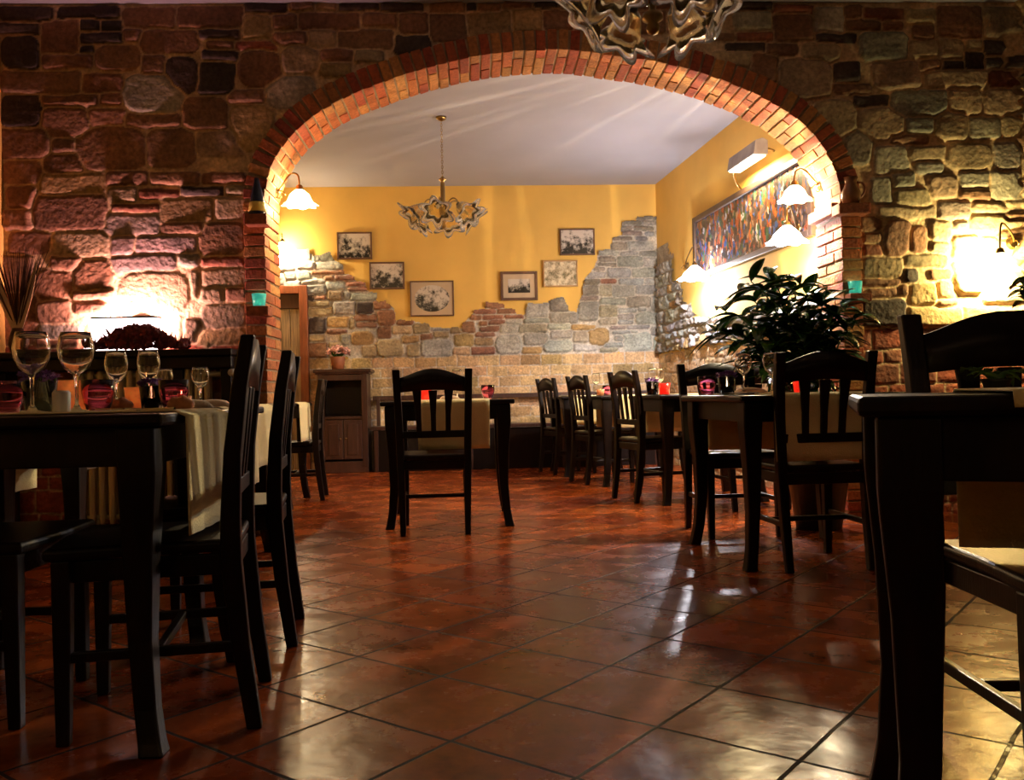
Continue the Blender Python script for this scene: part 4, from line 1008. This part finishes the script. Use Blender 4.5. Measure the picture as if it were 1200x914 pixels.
for k in range(n):
    x = -wr/2+wr*(k+.5)/n
    bm = bmesh.new()
    for yy in (-.05, .0): tube(bm, [(x, yy, .1), (x, yy, .14), (x, yy, rt-.05), (x, yy, rt-.01)], [.012, .017, .017, .012], 10)
    tube(bm, [(x, -.05, rt-.02), (x, 0, rt-.02)], .014, 8); tube(bm, [(x, -.05, .13), (x, 0, .13)], .014, 8)
    obj('column', bm, CREAM, t, True)
bm = bmesh.new(); tube(bm, [(-wr/2, -.025, rt-.04), (wr/2+.12, -.025, rt-.04)], .016, 10); tube(bm, [(-wr/2, -.025, .14), (wr/2+.1, -.025, .14)], .016, 10); obj('header_pipe', bm, CREAM, t, True)
bm = bmesh.new(); tube(bm, [(wr/2+.12, -.08, rt-.035), (wr/2+.12, .0, rt-.035)], .022, 14); obj('valve', bm, CERAM, t, True)
bm = bmesh.new(); tube(bm, [(-wr/2+.1, -.025, 0), (-wr/2+.1, -.025, .14)], .012, 8); tube(bm, [(wr/2-.1, -.025, 0), (wr/2-.1, -.025, .14)], .012, 8); obj('feed_pipe', bm, CREAM, t, True)
# dried flowers on the mantel
def cluster(name, label, cx, cy, z, w, h, m, lm, n=160):
    t = thing(name, label, 'flowers', (cx, cy, z))
    bm = bmesh.new()
    for i in range(n):
        x = random.gauss(0, w*.26); x = max(-w/2, min(w/2, x)); top = h*(1-(abs(x)/(w/2))**1.6*.75)
        zz = top*random.random()**.6; yy = random.uniform(-.03, .03)
        r = random.uniform(.014, .028)
        g = bmesh.ops.create_icosphere(bm, subdivisions=1, radius=r, matrix=Matrix.Translation((x, yy, max(r, zz-r))))
        for v in g['verts']: v.co += Vector((random.gauss(0, 1), random.gauss(0, 1), random.gauss(0, 1)))*r*.3
    obj('blooms', bm, m, t)
    bm = bmesh.new()
    for i in range(40):
        x = random.uniform(-w/2, w/2); a = random.uniform(-1, 1); l_ = random.uniform(.04, .1)
        zt_ = h*.7*(1-(abs(x)/(w/2))**1.6*.75)
        tube(bm, [(x, 0, zt_*.5), (x+a*.03, -.02, zt_*.8), (x+a*.07, -.03, zt_+l_*.5)], [.002, .008, .0008], 4)
    obj('sprigs', bm, lm, t)
a = atY(112, 405, YW-.2); b = atY(218, 405, YW-.2); hh = atY(165, 380, YW-.2).z-MZ
cluster('dried_flowers', 'dark red dried flower arrangement lying on the mantel before the lamp', (a.x+b.x)/2, YW-.215, MZ+.006, b.x-a.x, hh, REDP, REDP, 260)
# vase of dried grasses at the far left
vx = atY(22, 400, YW-.15).x
t = thing('dried_grass_vase', 'vase of dark dried grasses with pale seed blades at the left edge', 'vase', (vx, YW-.16, MZ))
bm = bmesh.new(); lathe(bm, [(.0001, 0), (.035, 0), (.05, .05), (.038, .11), (.03, .14), (.027, .14), (.0001, .13)], 24); obj('vase_body', bm, WOOD2, t, True)
bm = bmesh.new()
for i in range(110):
    a = random.uniform(-.42, .42); l_ = random.uniform(.3, .52); b = random.uniform(-.25, .2)
    tube(bm, [(0, 0, .12), (a*l_*.5, b*l_*.3-.01, .12+l_*.5), (a*l_, max(-.3, b*l_*.6)-.02, .12+l_*.93)], [.0018, .0025, .001], 4)
obj('grasses', bm, mat('dried_dark_grass', (.05, .02, .012), .8), t)
bm = bmesh.new()
for (a, l_) in ((.33, .44), (-.3, .40)):
    ax = Vector((math.sin(a), -.12, math.cos(a))); sd = Vector((math.cos(a), 0, -math.sin(a)))
    R = []
    for k in range(9):
        u = k/8; ww = .022*math.sin(PI*min(1, u*1.05+.06))**.5*(1 if u < .93 else .4)
        c = Vector((0, 0, .1))+ax*l_*u
        R.append([c-sd*ww-Vector((0, .003, 0)), c+sd*ww-Vector((0, .003, 0)), c+sd*ww+Vector((0, .003, 0)), c-sd*ww+Vector((0, .003, 0))])
    rings(bm, R)
obj('seed_blades', bm, mat('pale_seed_pod', (.5, .42, .3), .6), t)
# bottle on the left impost, jug on the right one
def profobj(name, prof, m, loc, label, cat, extra=None):
    t = thing(name, label, cat, loc); bm = bmesh.new(); lathe(bm, prof, 28); obj('body', bm, m, t, True)
    if extra: extra(t)
    return t
def btl(t):
    bm = bmesh.new(); lathe(bm, [(.050, .02), (.0515, .021), (.0445, .075), (.043, .076)], 28); obj('label', bm, mat('yellow_label', (.75, .6, .12), .6), t, True)['label'] = 'yellow paper label'
zt = atY(297, 209, LB.y).z-LB.z
profobj('dark_bottle', [(.0001, 0), (.05, 0), (.052, .01), (.035, zt*.55), (.022, zt*.8), (.016, zt*.9), (.016, zt), (.0001, zt)], mat('dark_blue_glass', (.012, .02, .05), .12), (LB.x, LB.y, LB.z),
        'dark tapered bottle with a yellow label on the left pillar ledge', 'bottle', btl)
def jg(t):
    bm = bmesh.new(); tube(bm, bez((.04, 0, .13), (.1, 0, .15), (.1, 0, .06), (.05, 0, .04), 10), .007, 8); obj('handle', bm, TERRA, t, True)
zt = atY(1003, 208, RB.y).z-RB.z
profobj('clay_jug', [(.0001, 0), (.045, 0), (.058, zt*.25), (.055, zt*.45), (.035, zt*.72), (.034, zt*.85), (.043, zt), (.039, zt), (.0001, zt*.8)], mat('glazed_brown_clay', (.2, .09, .04), .25), (RB.x, RB.y, RB.z),
        'brown glazed jug on the right pillar ledge', 'jug', jg)
# ------------------------------------------------------------------ plants
def leaf(bm, base, d, L_, w, droop, up=Vector((0, 0, 1))):
    d = d.normalized(); side = d.cross(up)
    if side.length < .05: side = Vector((1, 0, 0))
    side.normalize(); nrm = side.cross(d)
    prev = None; n = 7
    for k in range(n+1):
        u = k/n; ww = w*math.sin(PI*u**.8)**.8*.5 if 0 < u < 1 else .0008
        c = base+d*L_*u+Vector((0, 0, -droop*L_*u*u))
        row = [bm.verts.new(c-side*ww+nrm*ww*.35), bm.verts.new(c), bm.verts.new(c+side*ww+nrm*ww*.35)]
        if prev:
            bm.faces.new((prev[0], prev[1], row[1], row[0])); bm.faces.new((prev[1], prev[2], row[2], row[1]))
        prev = row
def plant(name, label, loc, potr, poth, stems, leafl, leafw, cat='plant', potm=TERRA, lm=LEAF, per=9):
    t = thing(name, label, cat, loc)
    bm = bmesh.new(); lathe(bm, [(.0001, 0), (potr*.72, 0), (potr*.98, poth*.85), (potr*1.06, poth*.86), (potr*1.06, poth), (potr*.92, poth), (potr*.9, poth*.88), (.0001, poth*.87)], 28); obj('pot', bm, potm, t, 'auto')
    bs_ = bmesh.new(); bl = bmesh.new()
    for (x, y, z) in stems:
        tip = Vector((x, y, z)); p = bez((random.uniform(-.3, .3)*potr, random.uniform(-.3, .3)*potr, poth*.85), (x*.15, y*.15, poth+(z-poth)*.4), (x*.5, y*.5, z*.95), tip, 8)
        tube(bs_, p, [.009-.0007*k for k in range(9)], 6)
        for k in range(per):
            u = .55+.45*k/(per-1); q = p[min(8, int(u*8))]
            a = k*2.4+random.uniform(-.4, .4); dd = Vector((math.cos(a), math.sin(a), random.uniform(-.25, .45)))+(tip-p[5]).normalized()*.7
            leaf(bl, q, dd, leafl*random.uniform(.7, 1.15), leafw*random.uniform(.8, 1.15), random.uniform(.25, .75))
    obj('stems', bs_, LEAF2, t, True); f = obj('foliage', bl, lm, t, True)
    md = f.modifiers.new('thick', 'SOLIDIFY'); md.thickness = .0012
    return t
pc = Vector((1.93, 4.95))
st = []
for px, py, dy in ((835, 385, 0), (850, 365, -.1), (870, 345, .05), (880, 330, -.15), (900, 325, 0), (925, 330, -.2), (945, 345, .1), (965, 350, -.15), (985, 360, -.1), (1000, 375, -.25), (920, 370, -.25), (890, 385, -.2), (950, 385, -.25), (862, 392, -.1), (905, 350, .15), (935, 400, -.2), (975, 395, -.25), (900, 405, -.2)):
    p = atY(px, py, 4.98+dy); st.append((p.x-pc.x, p.y-pc.y, p.z))
plant('potted_plant', 'large leafy green plant in front of the right arch pillar', (pc.x, pc.y, 0), .17, .34, st, .24, .075, per=24, lm=LEAF, potm=DARKP)
p = atY(1212, 330, 4.2); pc = Vector((p.x+.1, 4.2)); st = []
for px, py in ((1200, 335), (1208, 318), (1225, 310), (1218, 345), (1203, 350)): q = atY(px, py, 4.2); st.append((q.x-pc.x, q.y-pc.y, q.z))
plant('potted_plant', 'plant whose leaves reach in at the right edge before the lit wall', (pc.x, pc.y, 0), .16, .5, st, .2, .075, per=9)
pc = Vector((xat(1152, 1.85), 1.80))
t = plant('small_plant', 'small green plant on the very near right table', (pc.x, pc.y, TZ), .028, .03, [(-.03, 0, .045), (.02, 0, .04), (-.045, .02, .05), (.04, 0, .045)], .04, .022, per=4, potm=DARKP, lm=LEAF2)
# ------------------------------------------------------------------ lamps of the front room, behind the viewer
for x, y, l in ((-1.6, YR+.01, 'wall lamp behind the viewer, left'), (1.4, YR+.01, 'wall lamp behind the viewer, right')):
    sconce((x, y, 2.0), (0, 1, 0), (x, y+.17, 2.02), l, PW['front_room'], (1, .7, .4), SHADE, .095, .1, 'brass wall lamps with ruffled glass shades')
